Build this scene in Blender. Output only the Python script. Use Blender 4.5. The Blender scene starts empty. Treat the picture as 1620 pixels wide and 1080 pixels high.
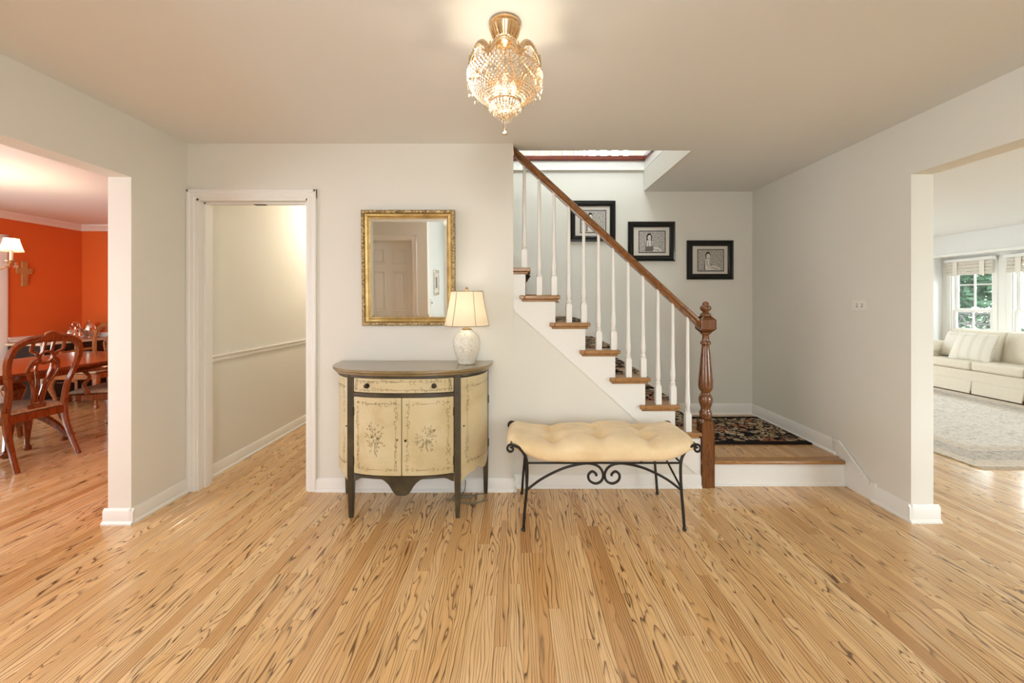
import bpy, bmesh, math, random
from mathutils import Vector, Matrix
random.seed(7)
PI = math.pi
S = bpy.context.scene
COL = S.collection

# ------------------------------------------------------------------ camera
cam_d = bpy.data.cameras.new('camera'); cam = bpy.data.objects.new('camera', cam_d); COL.objects.link(cam)
cam.location = (0, 0, 1.33); cam.rotation_euler = (PI/2, 0, 0)
cam_d.sensor_width = 36; cam_d.lens = 36*630/1620
cam_d.shift_x = -4/1620; cam_d.shift_y = -63/1620
cam_d.clip_start = 0.05; cam_d.clip_end = 200
S.camera = cam
# ------------------------------------------------------------------ colour / world / sun
S.view_settings.view_transform = 'Standard'; S.view_settings.look = 'None'
S.view_settings.gamma = 1; S.view_settings.use_curve_mapping = False
S.view_settings.exposure = 0.24
try:
    S.cycles.use_denoising = True
    S.cycles.denoiser = 'OPENIMAGEDENOISE'
    S.cycles.max_bounces = 10; S.cycles.diffuse_bounces = 6; S.cycles.glossy_bounces = 5
    S.cycles.transparent_max_bounces = 24
    S.cycles.sample_clamp_indirect = 6
    S.cycles.caustics_reflective = False; S.cycles.caustics_refractive = False
except Exception:
    pass
W = bpy.data.worlds.new('world'); S.world = W; W.use_nodes = True
bgn = W.node_tree.nodes['Background']
bgn.inputs['Color'].default_value = (0.90, 0.95, 1.0, 1); bgn.inputs['Strength'].default_value = 11.5

def lamp(name, kind, loc, energy, color=(1, 1, 1), rot=(0, 0, 0), size=.1, size_y=None, portal=False, spread=None):
    d = bpy.data.lights.new(name, kind); o = bpy.data.objects.new(name, d); COL.objects.link(o)
    d.energy = energy; d.color = color; o.location = loc; o.rotation_euler = rot
    if kind == 'AREA':
        d.shape = 'RECTANGLE'; d.size = size; d.size_y = size_y or size
        if portal: d.cycles.is_portal = True
    elif kind == 'SUN': d.angle = size
    else: d.shadow_soft_size = size
    return o
lamp('portal_dining_side', 'AREA', (-6.33, 2.0, 1.25), 1, rot=(0, -PI/2, 0), size=1.9, size_y=2.1, portal=True)
lamp('portal_upper_front', 'AREA', (.7, 2.86, 4.15), 1, rot=(PI/2, 0, 0), size=1.8, size_y=1.3, portal=True)
# daylight portals at the glazed openings, added windows included
lamp('portal_entry', 'AREA', (0, -1.88, 1.2), 1, rot=(PI/2, 0, 0), size=.8, size_y=1.8, portal=True)
lamp('portal_bay', 'AREA', (7.58, 5.4, 1.3), 1, rot=(0, PI/2, 0), size=1.5, size_y=3.6, portal=True)
lamp('portal_upper', 'AREA', (1.25, 5.35, 3.7), 1, rot=(-PI/2, 0, 0), size=.74, size_y=1.7, portal=True)
lamp('portal_dining', 'AREA', (-4.4, .95, 1.4), 1, rot=(PI/2, 0, 0), size=1.9, size_y=1.5, portal=True)
lamp('portal_living_front', 'AREA', (4.9, -.34, 1.3), 1, rot=(PI/2, 0, 0), size=2.8, size_y=1.7, portal=True)
lamp('portal_living_rear', 'AREA', (4.6, 8.04, 1.3), 1, rot=(-PI/2, 0, 0), size=1.5, size_y=1.6, portal=True)
# ------------------------------------------------------------------ materials
MATS = {}
class NT:
    """tiny node helper"""
    def __init__(s, name):
        m = bpy.data.materials.new(name); m.use_nodes = True
        s.m = m; s.t = m.node_tree; s.b = s.t.nodes['Principled BSDF']; MATS[name] = m
    def n(s, kind, **kw):
        nd = s.t.nodes.new('ShaderNode'+kind)
        for k, v in kw.items():
            if k in nd.inputs: s.put(nd.inputs[k], v)
            else: setattr(nd, k, v)
        return nd
    def put(s, sock, v):
        if isinstance(v, bpy.types.NodeSocket): s.t.links.new(v, sock)
        elif isinstance(v, bpy.types.Node): s.t.links.new(v.outputs[0], sock)
        else:
            if isinstance(v, (tuple, list)) and len(v) == 3 and sock.type == 'RGBA': v = (*v, 1)
            sock.default_value = v
    def set(s, **kw):
        for k, v in kw.items(): s.put(s.b.inputs[k.replace('_', ' ')], v)
        return s
    def math(s, op, a, b=None, c=None):
        nd = s.t.nodes.new('ShaderNodeMath'); nd.operation = op
        for i, v in enumerate((a, b, c)):
            if v is not None: s.put(nd.inputs[i], v)
        return nd.outputs[0]
    def mix(s, f, a, b, mode='MIX'):
        nd = s.t.nodes.new('ShaderNodeMix'); nd.data_type = 'RGBA'; nd.blend_type = mode
        s.put(nd.inputs[0], f); s.put(nd.inputs[6], a); s.put(nd.inputs[7], b)
        return nd.outputs[2]
    def ramp(s, f, pts, interp='LINEAR'):
        nd = s.t.nodes.new('ShaderNodeValToRGB'); r = nd.color_ramp; r.interpolation = interp
        while len(r.elements) < len(pts): r.elements.new(.5)
        for e, (p, c) in zip(r.elements, pts):
            e.position = p; e.color = (*c, 1) if isinstance(c, (tuple, list)) else (c, c, c, 1)
        s.put(nd.inputs[0], f); return nd.outputs[0]
    def coord(s, which='Object', scale=(1, 1, 1), loc=(0, 0, 0)):
        tc = s.t.nodes.new('ShaderNodeTexCoord'); mp = s.t.nodes.new('ShaderNodeMapping')
        s.t.links.new(tc.outputs[which], mp.inputs[0]); mp.inputs['Scale'].default_value = scale; mp.inputs['Location'].default_value = loc
        return mp.outputs[0]
    def noise(s, vec, scale=5, detail=3, rough=.5, dist=0):
        nd = s.n('TexNoise', Scale=scale, Detail=detail, Roughness=rough, Distortion=dist); s.put(nd.inputs['Vector'], vec); return nd.outputs[0]
    def bump(s, h, strength=.2, dist=.01):
        nd = s.n('Bump', Strength=strength, Distance=dist); s.put(nd.inputs['Height'], h); s.put(s.b.inputs['Normal'], nd.outputs[0])

def plain(name, col, rough=.5, metal=0, spec=.5, coat=0, noise=None, bump=None):
    """a surface with one colour and a little procedural mottling"""
    t = NT(name); t.set(Roughness=rough, Metallic=metal); t.b.inputs['Specular IOR Level'].default_value = spec
    t.b.inputs['Coat Weight'].default_value = coat
    v = t.coord()
    a, sc = noise or (.04, 6)
    f = t.noise(v, sc, 3)
    c = t.mix(t.math('MULTIPLY', f, 1.0), tuple(x*(1-a) for x in col), tuple(min(1, x*(1+a)) for x in col))
    t.set(Base_Color=c)
    if bump: t.bump(t.noise(v, bump[0], 4), bump[1], bump[2])
    return t
WALL = (.72, .708, .652)
plain('wall_paint', WALL, .75, spec=.25, noise=(.012, 1.5), bump=(220, .05, .002))
plain('wall_cool', (.62, .655, .655), .75, spec=.25, noise=(.012, 1.5))
plain('ceiling_paint', (.765, .78, .77), .85, spec=.2, noise=(.01, 1.2))
plain('white_ceiling', (.73, .73, .715), .85, spec=.2, noise=(.01, 1.2))
plain('trim_white', (.785, .78, .75), .38, spec=.4, noise=(.012, 4))
plain('orange_paint', (.68, .145, .028), .6, spec=.3, noise=(.03, 1.2))
plain('iron', (.030, .026, .023), .38, metal=.6, noise=(.4, 60), bump=(120, .2, .002))
plain('bronze', (.05, .035, .022), .4, metal=.7, noise=(.3, 60))
plain('brass', (.62, .42, .18), .28, metal=1, noise=(.15, 40))
plain('gilt_brass', (.66, .46, .25), .25, metal=.9, noise=(.2, 50), bump=(90, .3, .003))
plain('silver', (.80, .78, .73), .12, metal=1, noise=(.04, 20))
plain('black_lacquer', (.007, .0065, .006), .28, spec=.3, coat=.1, noise=(.2, 30))
plain('black_wood', (.014, .010, .008), .4, coat=.05, noise=(.3, 20))
plain('ivory_paint', (.74, .66, .50), .5, noise=(.06, 12))
plain('mat_board', (.62, .585, .53), .9, spec=.1, noise=(.02, 30))
plain('ink', (.018, .017, .016), .8, spec=.1)
plain('ink_soft', (.16, .15, .14), .8, spec=.1)
plain('paper_light', (.68, .65, .60), .9, spec=.1)
plain('plastic_white', (.78, .76, .71), .35, noise=(.01, 5))
plain('plastic_dark', (.25, .23, .2), .4)
plain('sofa_fabric', (.77, .71, .60), .9, spec=.1, noise=(.05, 30), bump=(300, .25, .003))
plain('sofa_lining', (.45, .16, .12), .9, spec=.1)
plain('pillow_fabric', (.80, .76, .68), .9, spec=.1, noise=(.04, 25), bump=(300, .25, .003))
plain('bark', (.16, .12, .09), .9, noise=(.4, 12), bump=(20, .6, .03))
plain('candle', (.85, .78, .62), .5)
plain('cord_plastic', (.16, .13, .08), .45)
plain('paint_line', (.22, .17, .09), .7, spec=.2)
plain('rubber', (.03, .03, .03), .6)
plain('subfloor', (.10, .05, .02), .8, noise=(.2, 9))
plain('white_fringe', (.70, .64, .55), .95, spec=.05, noise=(.15, 40))
plain('concrete', (.16, .155, .15), .9, noise=(.1, 8))

def wood(name, base, dark, rough=.3, scale=(40, 40, 3), coat=.3, lines=10):
    t = NT(name); t.set(Roughness=rough, Coat_Weight=coat, Coat_Roughness=.12)
    v = t.coord('Object', scale)
    n1 = t.noise(v, 1.0, 2, .5, .3)
    fr = t.math('FRACT', t.math('MULTIPLY', n1, lines))
    c = t.ramp(fr, [(0, dark), (.25, tuple((a*2+b)/3 for a, b in zip(base, dark))), (.6, base), (1, tuple(min(1, x*1.12) for x in base))])
    n2 = t.noise(t.coord('Object', (3, 3, 3)), 2, 2)
    c = t.mix(t.math('MULTIPLY', n2, .45), c, tuple(x*.6 for x in base))
    t.set(Base_Color=c); t.bump(fr, .04, .002); return t
wood('stair_oak', (.40, .20, .066), (.16, .07, .02), .35, (3, 40, 40), .25)
wood('newel_oak', (.185, .066, .018), (.075, .024, .007), .22, (30, 30, 3), .6, 7)
wood('rail_oak', (.25, .10, .027), (.11, .038, .010), .25, (6, 30, 6), .5, 7)
wood('mahogany', (.19, .030, .013), (.09, .012, .006), .25, (3, 30, 30), .5, 6)
wood('dining_wood', (.24, .062, .016), (.10, .022, .006), .16, (22, 22, 3), .8, 6)
wood('dining_wood_light', (.36, .14, .045), (.20, .065, .018), .2, (22, 22, 3), .6, 6)
wood('cross_wood', (.55, .28, .10), (.30, .13, .04), .5, (60, 60, 20), .1, 5)

def floor_mat():
    t = NT('oak_floor')
    uv = t.n('UVMap', uv_map='plank').outputs[0]
    at = t.n('Attribute', attribute_name='tone'); rnd = at.outputs['Fac']
    rn2 = t.math('FRACT', t.math('MULTIPLY', rnd, 17.31))
    sep = t.n('SeparateXYZ', Vector=uv); u, v = sep.outputs[0], sep.outputs[1]
    comb = t.n('CombineXYZ', X=t.math('MULTIPLY', u, 11.0), Y=t.math('MULTIPLY', v, 1.35), Z=t.math('MULTIPLY', rnd, 50))
    nz = t.n('TexNoise', Scale=1.0, Detail=2.5, Roughness=.5, Distortion=.35); t.put(nz.inputs['Vector'], comb.outputs[0])
    amp = t.math('ADD', 5.0, t.math('MULTIPLY', rn2, 13.0))
    ring = t.math('ADD', t.math('MULTIPLY', nz.outputs[0], amp), t.math('MULTIPLY', u, t.math('MULTIPLY', t.math('SUBTRACT', 1.0, rn2), 105)))
    fr = t.math('FRACT', ring)
    line = t.ramp(fr, [(0, .9), (.07, 1.0), (.15, .55), (.28, .12), (.60, 0.0), (.97, .08), (1, .9)])
    cp = t.n('CombineXYZ', X=t.math('MULTIPLY', u, 300), Y=t.math('MULTIPLY', v, 5), Z=rnd)
    pores = t.noise(cp.outputs[0], 1.0, 2, .6)
    pr = t.ramp(pores, [(.50, 0.0), (.62, 1.0)])
    base = t.ramp(rnd, [(0, (.56, .30, .115)), (.2, (.71, .43, .185)), (.5, (.80, .515, .24)), (.8, (.86, .595, .315)), (1, (.65, .37, .145))])
    low = t.noise(t.n('CombineXYZ', X=t.math('MULTIPLY', u, 14), Y=t.math('MULTIPLY', v, 1.1), Z=rnd).outputs[0], 1.0, 2)
    base = t.mix(t.math('MULTIPLY', low, .28), base, (.56, .30, .11))
    strength = t.ramp(t.noise(comb.outputs[0], .55, 1), [(.30, .62), (.58, 1.0)])
    c = t.mix(t.math('MULTIPLY', line, strength), base, (.095, .040, .013))
    c = t.mix(t.math('MULTIPLY', pr, .26), c, (.26, .12, .04))
    t.set(Base_Color=c, Roughness=t.math('ADD', .17, t.math('MULTIPLY', pores, .12)), Coat_Weight=.4, Coat_Roughness=.09)
    t.bump(t.math('SUBTRACT', 1.0, line), .05, .001)
floor_mat()

def fabric_cushion():
    t = NT('cushion_suede'); v = t.coord()
    f = t.noise(v, 7, 4, .6); c = t.ramp(f, [(.3, (.70, .53, .30)), (.7, (.82, .66, .42))])
    t.set(Base_Color=c, Roughness=.9); t.b.inputs['Sheen Weight'].default_value = .3; t.b.inputs['Specular IOR Level'].default_value = .1
    t.bump(t.noise(v, 60, 4), .15, .004)
fabric_cushion()
def cabinet_cream():
    t = NT('cabinet_cream'); v = t.coord()
    f = t.noise(v, 4.5, 4, .55, .4); c = t.ramp(f, [(.25, (.47, .37, .185)), (.5, (.60, .51, .31)), (.75, (.66, .585, .40))])
    f2 = t.noise(t.coord('Object', (2, 2, 40)), 2, 3); c = t.mix(t.math('MULTIPLY', f2, .18), c, (.45, .32, .12))
    t.set(Base_Color=c, Roughness=.42, Coat_Weight=.15); t.bump(f, .05, .003)
    t = NT('cabinet_olive'); v = t.coord()
    f = t.noise(v, 9, 4, .6); c = t.ramp(f, [(.25, (.022, .016, .007)), (.6, (.062, .046, .022)), (.85, (.13, .10, .05))])
    t.set(Base_Color=c, Roughness=.4, Coat_Weight=.2)
    t = NT('cabinet_top'); v = t.coord()
    f = t.noise(v, 6, 4, .6); c = t.ramp(f, [(.25, (.17, .115, .05)), (.6, (.26, .185, .085)), (.85, (.35, .26, .13))])
    t.set(Base_Color=c, Roughness=.22, Coat_Weight=.5, Coat_Roughness=.1)
cabinet_cream()
def gold():
    t = NT('gold_leaf'); v = t.coord()
    f = t.noise(v, 12, 5, .6); c = t.ramp(f, [(.2, (.28, .175, .06)), (.5, (.50, .345, .13)), (.8, (.70, .53, .25))])
    t.set(Base_Color=c, Roughness=.36, Metallic=.75); t.bump(t.noise(v, 60, 3), .15, .003)
    t = NT('gold_carved'); v = t.coord()
    vo = t.n('TexVoronoi', Scale=75); t.put(vo.inputs['Vector'], v)
    c = t.ramp(vo.outputs[0], [(.0, (.66, .54, .34)), (.45, (.42, .30, .14)), (.95, (.16, .11, .05))])
    t.set(Base_Color=c, Roughness=.45, Metallic=.6); t.bump(vo.outputs[0], .8, .006)
gold()
t = NT('mirror_glass'); t.set(Base_Color=(.86, .87, .85), Metallic=1.0, Roughness=.005)
def ceramic():
    t = NT('ceramic'); v = t.coord('Object', (1, 1, 1))
    w = t.n('TexVoronoi', Scale=55); t.put(w.inputs['Vector'], t.coord('Object', (1, 1, 1.6)))
    sp = t.noise(t.coord('Object', (1, 1, 1), (3, 1, 2)), 75, 2)
    m = t.ramp(sp, [(.66, 0.0), (.70, 1.0)])
    c = t.mix(t.math('MULTIPLY', m, .75), (.72, .69, .60), (.20, .20, .17))
    t.set(Base_Color=c, Roughness=.2, Coat_Weight=.4); t.bump(w.outputs[0], .6, .006)
ceramic()
def shade(name, col, tr):
    t = NT(name)
    tl = t.n('BsdfTranslucent', Color=col); di = t.n('BsdfDiffuse', Color=col)
    mx = t.n('MixShader'); t.put(mx.inputs[0], tr); t.put(mx.inputs[1], di); t.put(mx.inputs[2], tl)
    t.t.links.new(mx.outputs[0], t.t.nodes['Material Output'].inputs[0])
shade('lamp_linen', (.90, .80, .62), .55)
shade('fringe_thread', (.74, .69, .60), .2)
shade('leaf_green', (.045, .085, .050), .35)
shade('leaf_pale', (.075, .125, .078), .35)
def crystal():
    t = NT('crystal')
    tr = t.n('BsdfTransparent', Color=(1, .97, .92)); gl = t.n('BsdfGlossy', Color=(.72, .65, .56), Roughness=.16)
    tl = t.n('BsdfTranslucent', Color=(1, .90, .76))
    m1 = t.n('MixShader'); t.put(m1.inputs[0], .05); t.put(m1.inputs[1], gl); t.put(m1.inputs[2], tl)
    m2 = t.n('MixShader'); t.put(m2.inputs[0], .62); t.put(m2.inputs[1], tr); t.put(m2.inputs[2], m1)
    t.t.links.new(m2.outputs[0], t.t.nodes['Material Output'].inputs[0])
    t = NT('window_glass')
    tr = t.n('BsdfTransparent', Color=(.97, .99, .98)); gl = t.n('BsdfGlossy', Color=(1, 1, 1), Roughness=.02)
    m2 = t.n('MixShader'); t.put(m2.inputs[0], .05); t.put(m2.inputs[1], tr); t.put(m2.inputs[2], gl)
    t.t.links.new(m2.outputs[0], t.t.nodes['Material Output'].inputs[0])
    t = NT('bulb_glow'); t.set(Base_Color=(.04, .035, .03), Emission_Color=(1, .84, .60), Emission_Strength=1.0)
crystal()
def rugs():
    t = NT('dark_rug'); v = t.coord('Object', (1, 1, 1))
    vv = t.n('VectorMath', operation='ADD'); t.put(vv.inputs[0], v)
    nz = t.n('TexNoise', Scale=9, Detail=3); t.put(nz.inputs['Vector'], v)
    sc = t.n('VectorMath', operation='SCALE'); t.put(sc.inputs[0], nz.outputs['Color']); sc.inputs['Scale'].default_value = .13; t.put(vv.inputs[1], sc.outputs[0])
    vo = t.n('TexVoronoi', Scale=17, feature='DISTANCE_TO_EDGE'); t.put(vo.inputs['Vector'], vv.outputs[0])
    vc = t.n('TexVoronoi', Scale=17); t.put(vc.inputs['Vector'], vv.outputs[0])
    edge = t.ramp(vo.outputs[0], [(.07, 0.0), (.11, 1.0)])
    sepc = t.n('SeparateColor', Color=vc.outputs['Color'])
    pal = t.ramp(sepc.outputs[0], [(0, (.56, .42, .26)), (.34, (.46, .21, .12)), (.5, (.66, .52, .35)), (.74, (.30, .21, .13)), (.90, (.014, .012, .014))], 'CONSTANT')
    fine = t.ramp(t.noise(v, 55, 3, .7), [(.42, 0.0), (.52, 1.0)])
    c = t.mix(edge, (.012, .011, .014), t.mix(t.math('MULTIPLY', fine, .42), pal, (.02, .017, .016)))
    t.set(Base_Color=c, Roughness=.95); t.b.inputs['Specular IOR Level'].default_value = .05
    t.bump(t.noise(v, 180, 2), .4, .004)
    t = NT('rug_border'); t.set(Base_Color=t.ramp(t.noise(t.coord(), 90, 2), [(.3, (.008, .007, .008)), (.75, (.03, .022, .018))]), Roughness=.95)
    t.b.inputs['Specular IOR Level'].default_value = .05
    t = NT('pale_rug'); v = t.coord('Object', (1, 1, 1)); sp = t.n('SeparateXYZ', Vector=v)
    ax = t.math('SUBTRACT', 1.35, t.math('ABSOLUTE', sp.outputs[0])); ay = t.math('SUBTRACT', 1.65, t.math('ABSOLUTE', sp.outputs[1]))
    d = t.math('MINIMUM', ax, ay)
    vo = t.n('TexVoronoi', Scale=15); t.put(vo.inputs['Vector'], v)
    fl = t.ramp(t.noise(v, 24, 4, .7, 1.2), [(.50, 0.0), (.60, 1.0)])
    band = t.ramp(d, [(0, (.62, .52, .40)), (.10, (.56, .47, .37)), (.12, (.40, .35, .30)), (.30, (.36, .33, .31)), (.32, (.60, .50, .38)), (.42, (.66, .58, .48)), (.46, (.74, .70, .64))], 'CONSTANT')
    wgt = t.ramp(d, [(.11, .35), (.12, .75), (.30, .75), (.32, .45), (.46, .45)], 'CONSTANT')
    c = t.mix(t.math('MULTIPLY', fl, wgt), t.mix(.5, band, (.72, .67, .60)), (.24, .22, .21))
    t.set(Base_Color=c, Roughness=.95); t.b.inputs['Specular IOR Level'].default_value = .05
    t = NT('stripe_pillow'); v = t.coord('Object', (1, 1, 1)); sp = t.n('SeparateXYZ', Vector=v)
    w = t.math('FRACT', t.math('MULTIPLY', sp.outputs[0], 8.0))
    s = t.ramp(w, [(.0, 0.0), (.12, 1.0), (.2, .2), (.26, 1.0), (.40, 0.0)])
    t.set(Base_Color=t.mix(s, (.80, .76, .68), (.70, .645, .55)), Roughness=.9)
    t = NT('seat_fabric'); v = t.coord('Object', (60, 60, 60)); t.set(Base_Color=t.ramp(t.noise(v, 1, 3), [(.35, (.36, .27, .17)), (.7, (.52, .42, .29))]), Roughness=.9)
    t = NT('woven_blind'); v = t.coord('Object', (1, 1, 1)); sp = t.n('SeparateXYZ', Vector=v)
    w = t.math('FRACT', t.math('MULTIPLY', sp.outputs[2], 70)); s = t.noise(t.coord('Object', (3, 3, 160)), 1, 2)
    t.set(Base_Color=t.mix(s, (.52, .47, .40), (.78, .74, .67)), Roughness=.8); t.bump(w, .3, .004)
    t = NT('grass'); v = t.coord(); t.set(Base_Color=t.ramp(t.noise(v, 3, 5, .7), [(.3, (.035, .06, .02)), (.7, (.07, .10, .04))]), Roughness=.95)
    t = NT('photo_ground'); v = t.coord(); t.set(Base_Color=t.ramp(t.noise(v, 95, 4, .75), [(.36, (.10, .095, .09)), (.52, (.42, .40, .37)), (.62, (.60, .57, .52))]), Roughness=.7)
rugs()
M = MATS

# ------------------------------------------------------------------ mesh building
OFF = {}
def catmull(pts, n=8, closed=False):
    pts = [Vector(p) for p in pts]; out = []; N = len(pts)
    rng = range(N) if closed else range(N-1)
    for i in rng:
        g = (lambda k: pts[k % N]) if closed else (lambda k: pts[max(0, min(N-1, k))])
        p0, p1, p2, p3 = g(i-1), g(i), g(i+1), g(i+2)
        for j in range(n):
            t = j/n
            out.append(.5*((2*p1)+(p2-p0)*t+(2*p0-5*p1+4*p2-p3)*t*t+(3*p1-p0-3*p2+p3)*t**3))
    if not closed: out.append(pts[-1].copy())
    return out
def interp(vals, n):
    out = []; N = len(vals)
    for i in range(n):
        f = i/(n-1)*(N-1); k = min(N-2, int(f)); out.append(vals[k]+(vals[k+1]-vals[k])*(f-k))
    return out

class MB:
    def __init__(s): s.v = []; s.f = []
    def add(s, vs, fs):
        b = len(s.v); s.v += [Vector(p) for p in vs]; s.f += [tuple(i+b for i in f) for f in fs]; return s
    def box(s, x0, x1, y0, y1, z0, z1):
        return s.add([(x0, y0, z0), (x1, y0, z0), (x1, y1, z0), (x0, y1, z0), (x0, y0, z1), (x1, y0, z1), (x1, y1, z1), (x0, y1, z1)],
                     [(0, 3, 2, 1), (4, 5, 6, 7), (0, 1, 5, 4), (1, 2, 6, 5), (2, 3, 7, 6), (3, 0, 4, 7)])
    def prism(s, poly, axis, a, b):
        """polygon (CCW or CW) extruded along an axis: 'x' -> poly is (y,z), 'y' -> (x,z), 'z' -> (x,y)"""
        mk = {'x': lambda p, d: (d, p[0], p[1]), 'y': lambda p, d: (p[0], d, p[1]), 'z': lambda p, d: (p[0], p[1], d)}[axis]
        n = len(poly); vs = [mk(p, a) for p in poly]+[mk(p, b) for p in poly]
        fs = [tuple(range(n)), tuple(range(2*n-1, n-1, -1))]+[(i, i+n, (i+1) % n+n, (i+1) % n) for i in range(n)]
        return s.add(vs, fs)
    def lathe(s, prof, c=(0, 0, 0), n=24, sx=1, sy=1, cap=True):
        vs = []; fs = []; m = len(prof)
        for r, z in prof:
            for k in range(n):
                a = 2*PI*k/n; vs.append((c[0]+r*sx*math.cos(a), c[1]+r*sy*math.sin(a), c[2]+z))
        for i in range(m-1):
            for k in range(n): fs.append((i*n+k, i*n+(k+1) % n, (i+1)*n+(k+1) % n, (i+1)*n+k))
        if cap: fs += [tuple(range(n-1, -1, -1)), tuple((m-1)*n+k for k in range(n))]
        return s.add(vs, fs)
    def tube(s, path, r, n=8, ry=None, cap=True):
        path = [Vector(p) for p in path]; N = len(path)
        R = r if isinstance(r, (list, tuple)) else [r]*N
        if len(R) != N: R = interp(R, N)
        vs = []; fs = []; up = None
        for i, p in enumerate(path):
            t = (path[min(N-1, i+1)]-path[max(0, i-1)])
            t = t.normalized() if t.length > 1e-9 else Vector((0, 0, 1))
            if up is None:
                a = Vector((0, 0, 1)) if abs(t.z) < .9 else Vector((0, 1, 0)); up = (a-t*a.dot(t)).normalized()
            else:
                up = up-t*up.dot(t); up = up.normalized()
            sd = t.cross(up)
            for k in range(n):
                a = 2*PI*(k+.5)/n; vs.append(p+sd*math.cos(a)*R[i]+up*math.sin(a)*(R[i]*(ry or 1)))
        for i in range(N-1):
            for k in range(n): fs.append((i*n+k, i*n+(k+1) % n, (i+1)*n+(k+1) % n, (i+1)*n+k))
        if cap: fs += [tuple(range(n-1, -1, -1)), tuple((N-1)*n+k for k in range(n))]
        return s.add(vs, fs)
    def ribbon(s, path, w, th, fn, closed=False):
        """flat bar: path in a 2D plane, in-plane half widths w, thickness th; fn(u,v,t)->3D"""
        path = [Vector((p[0], p[1])) for p in path]; N = len(path)
        Wd = w if isinstance(w, (list, tuple)) else [w]*N
        if len(Wd) != N: Wd = interp(Wd, N)
        vs = []; fs = []
        for i, p in enumerate(path):
            a = path[(i+1) % N] if closed else path[min(N-1, i+1)]; b = path[i-1] if closed else path[max(0, i-1)]
            t = (a-b).normalized(); nn = Vector((-t.y, t.x))
            q0 = p+nn*Wd[i]; q1 = p-nn*Wd[i]; c0 = p+nn*Wd[i]*.55; c1 = p-nn*Wd[i]*.55
            vs += [fn(q0.x, q0.y, 0), fn(c0.x, c0.y, th/2), fn(c1.x, c1.y, th/2), fn(q1.x, q1.y, 0), fn(c1.x, c1.y, -th/2), fn(c0.x, c0.y, -th/2)]
        L = N if closed else N-1
        for i in range(L):
            j = (i+1) % N
            for k in range(6): fs.append((i*6+k, i*6+(k+1) % 6, j*6+(k+1) % 6, j*6+k))
        if not closed: fs += [tuple(range(5, -1, -1)), tuple((N-1)*6+k for k in range(6))]
        return s.add(vs, fs)
    def sphere(s, c, r, n=8, m=6, sz=1):
        prof = [(max(1e-4, r*math.sin(PI*i/m)), -r*sz*math.cos(PI*i/m)) for i in range(m+1)]
        return s.lathe(prof, c, n, cap=False)
    def octa(s, c, r, rz=None):
        x, y, z = c; rz = rz or r
        return s.add([(x+r, y, z), (x, y+r, z), (x-r, y, z), (x, y-r, z), (x, y, z+rz), (x, y, z-rz)],
                     [(0, 1, 4), (1, 2, 4), (2, 3, 4), (3, 0, 4), (1, 0, 5), (2, 1, 5), (3, 2, 5), (0, 3, 5)])
    def grid(s, nu, nv, fn, wrap=False):
        vs = [fn(i/(nu-1), j/(nv-1)) for i in range(nu) for j in range(nv)]
        fs = [(i*nv+j, (i+1)*nv+j, (i+1)*nv+j+1, i*nv+j+1) for i in range(nu-1) for j in range(nv-1)]
        return s.add(vs, fs)
    def pillow(s, sx, sy, h, nu=22, nv=22, p=3.0, dip=None, warp=None, bot=1.0, ex=.5):
        """closed stuffed shape in local coords, half sizes sx, sy, half height h"""
        for sg in (1, -1):
            def fn(a, b, sg=sg):
                u = -math.cos(PI*a); v = -math.cos(PI*b)
                t = max(0, 1-abs(u)**p)**ex*max(0, 1-abs(v)**p)**ex
                z = sg*h*t*(1 if sg > 0 else bot)
                if dip and sg > 0: z -= dip(u, v)*t
                q = Vector((u*sx, v*sy, z))
                return warp(q) if warp else q
            b0 = len(s.f); s.grid(nu, nv, fn)
            if sg < 0: s.f[b0:] = [f[::-1] for f in s.f[b0:]]
        return s
    def build(s, name, mat, parent=None, bev=0, smooth=35, seg=2, origin=None, weld=False):
        off = OFF[parent.name] if parent else Vector(origin) if origin is not None else None
        if off is None:
            xs = [p.x for p in s.v]; ys = [p.y for p in s.v]; zs = [p.z for p in s.v]
            off = Vector(((min(xs)+max(xs))/2, (min(ys)+max(ys))/2, min(zs)))
        me = bpy.data.meshes.new(name); me.from_pydata([p-off for p in s.v], [], s.f)
        bm = bmesh.new(); bm.from_mesh(me)
        if weld: bmesh.ops.remove_doubles(bm, verts=bm.verts, dist=1e-5)
        bmesh.ops.recalc_face_normals(bm, faces=bm.faces); bm.to_mesh(me); bm.free()
        if smooth:
            me.polygons.foreach_set('use_smooth', [True]*len(me.polygons)); me.set_sharp_from_angle(angle=math.radians(smooth))
        me.materials.append(M[mat] if isinstance(mat, str) else mat)
        o = bpy.data.objects.new(name, me); COL.objects.link(o)
        if parent: o.parent = parent; OFF[o.name] = off
        else: o.location = off; OFF[o.name] = off
        if bev:
            md = o.modifiers.new('bevel', 'BEVEL'); md.width = bev; md.segments = seg; md.limit_method = 'ANGLE'; md.angle_limit = math.radians(40)
        return o
def tag(o, label=None, cat=None, group=None, kind=None):
    if label: o['label'] = label
    if cat: o['category'] = cat
    if group: o['group'] = group
    if kind: o['kind'] = kind
    return o
def thing(name, loc, label, cat, group=None, local=False):
    o = bpy.data.objects.new(name, None); COL.objects.link(o); o.location = loc; o.empty_display_size = .05
    OFF[o.name] = Vector((0, 0, 0)) if local else Vector(loc)
    return tag(o, label, cat, group)
def struct(name, mb, mat, label, cat, bev=0, **kw):
    return tag(mb.build(name, mat, None, bev, **kw), label, cat, kind='structure')
def copy_tree(o, parent=None):
    c = o.copy(); COL.objects.link(c)
    if parent: c.parent = parent
    OFF[c.name] = OFF[o.name]
    for ch in list(o.children): copy_tree(ch, c)
    return c
# ================================================================== the setting
CZ = 2.441            # ceiling height
XL, XR = -2.30, 2.40  # foyer side walls
YB = 2.80             # wall behind the cabinet
YS = 4.02             # wall behind the stairs
UZ = 2.745            # upper floor
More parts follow.
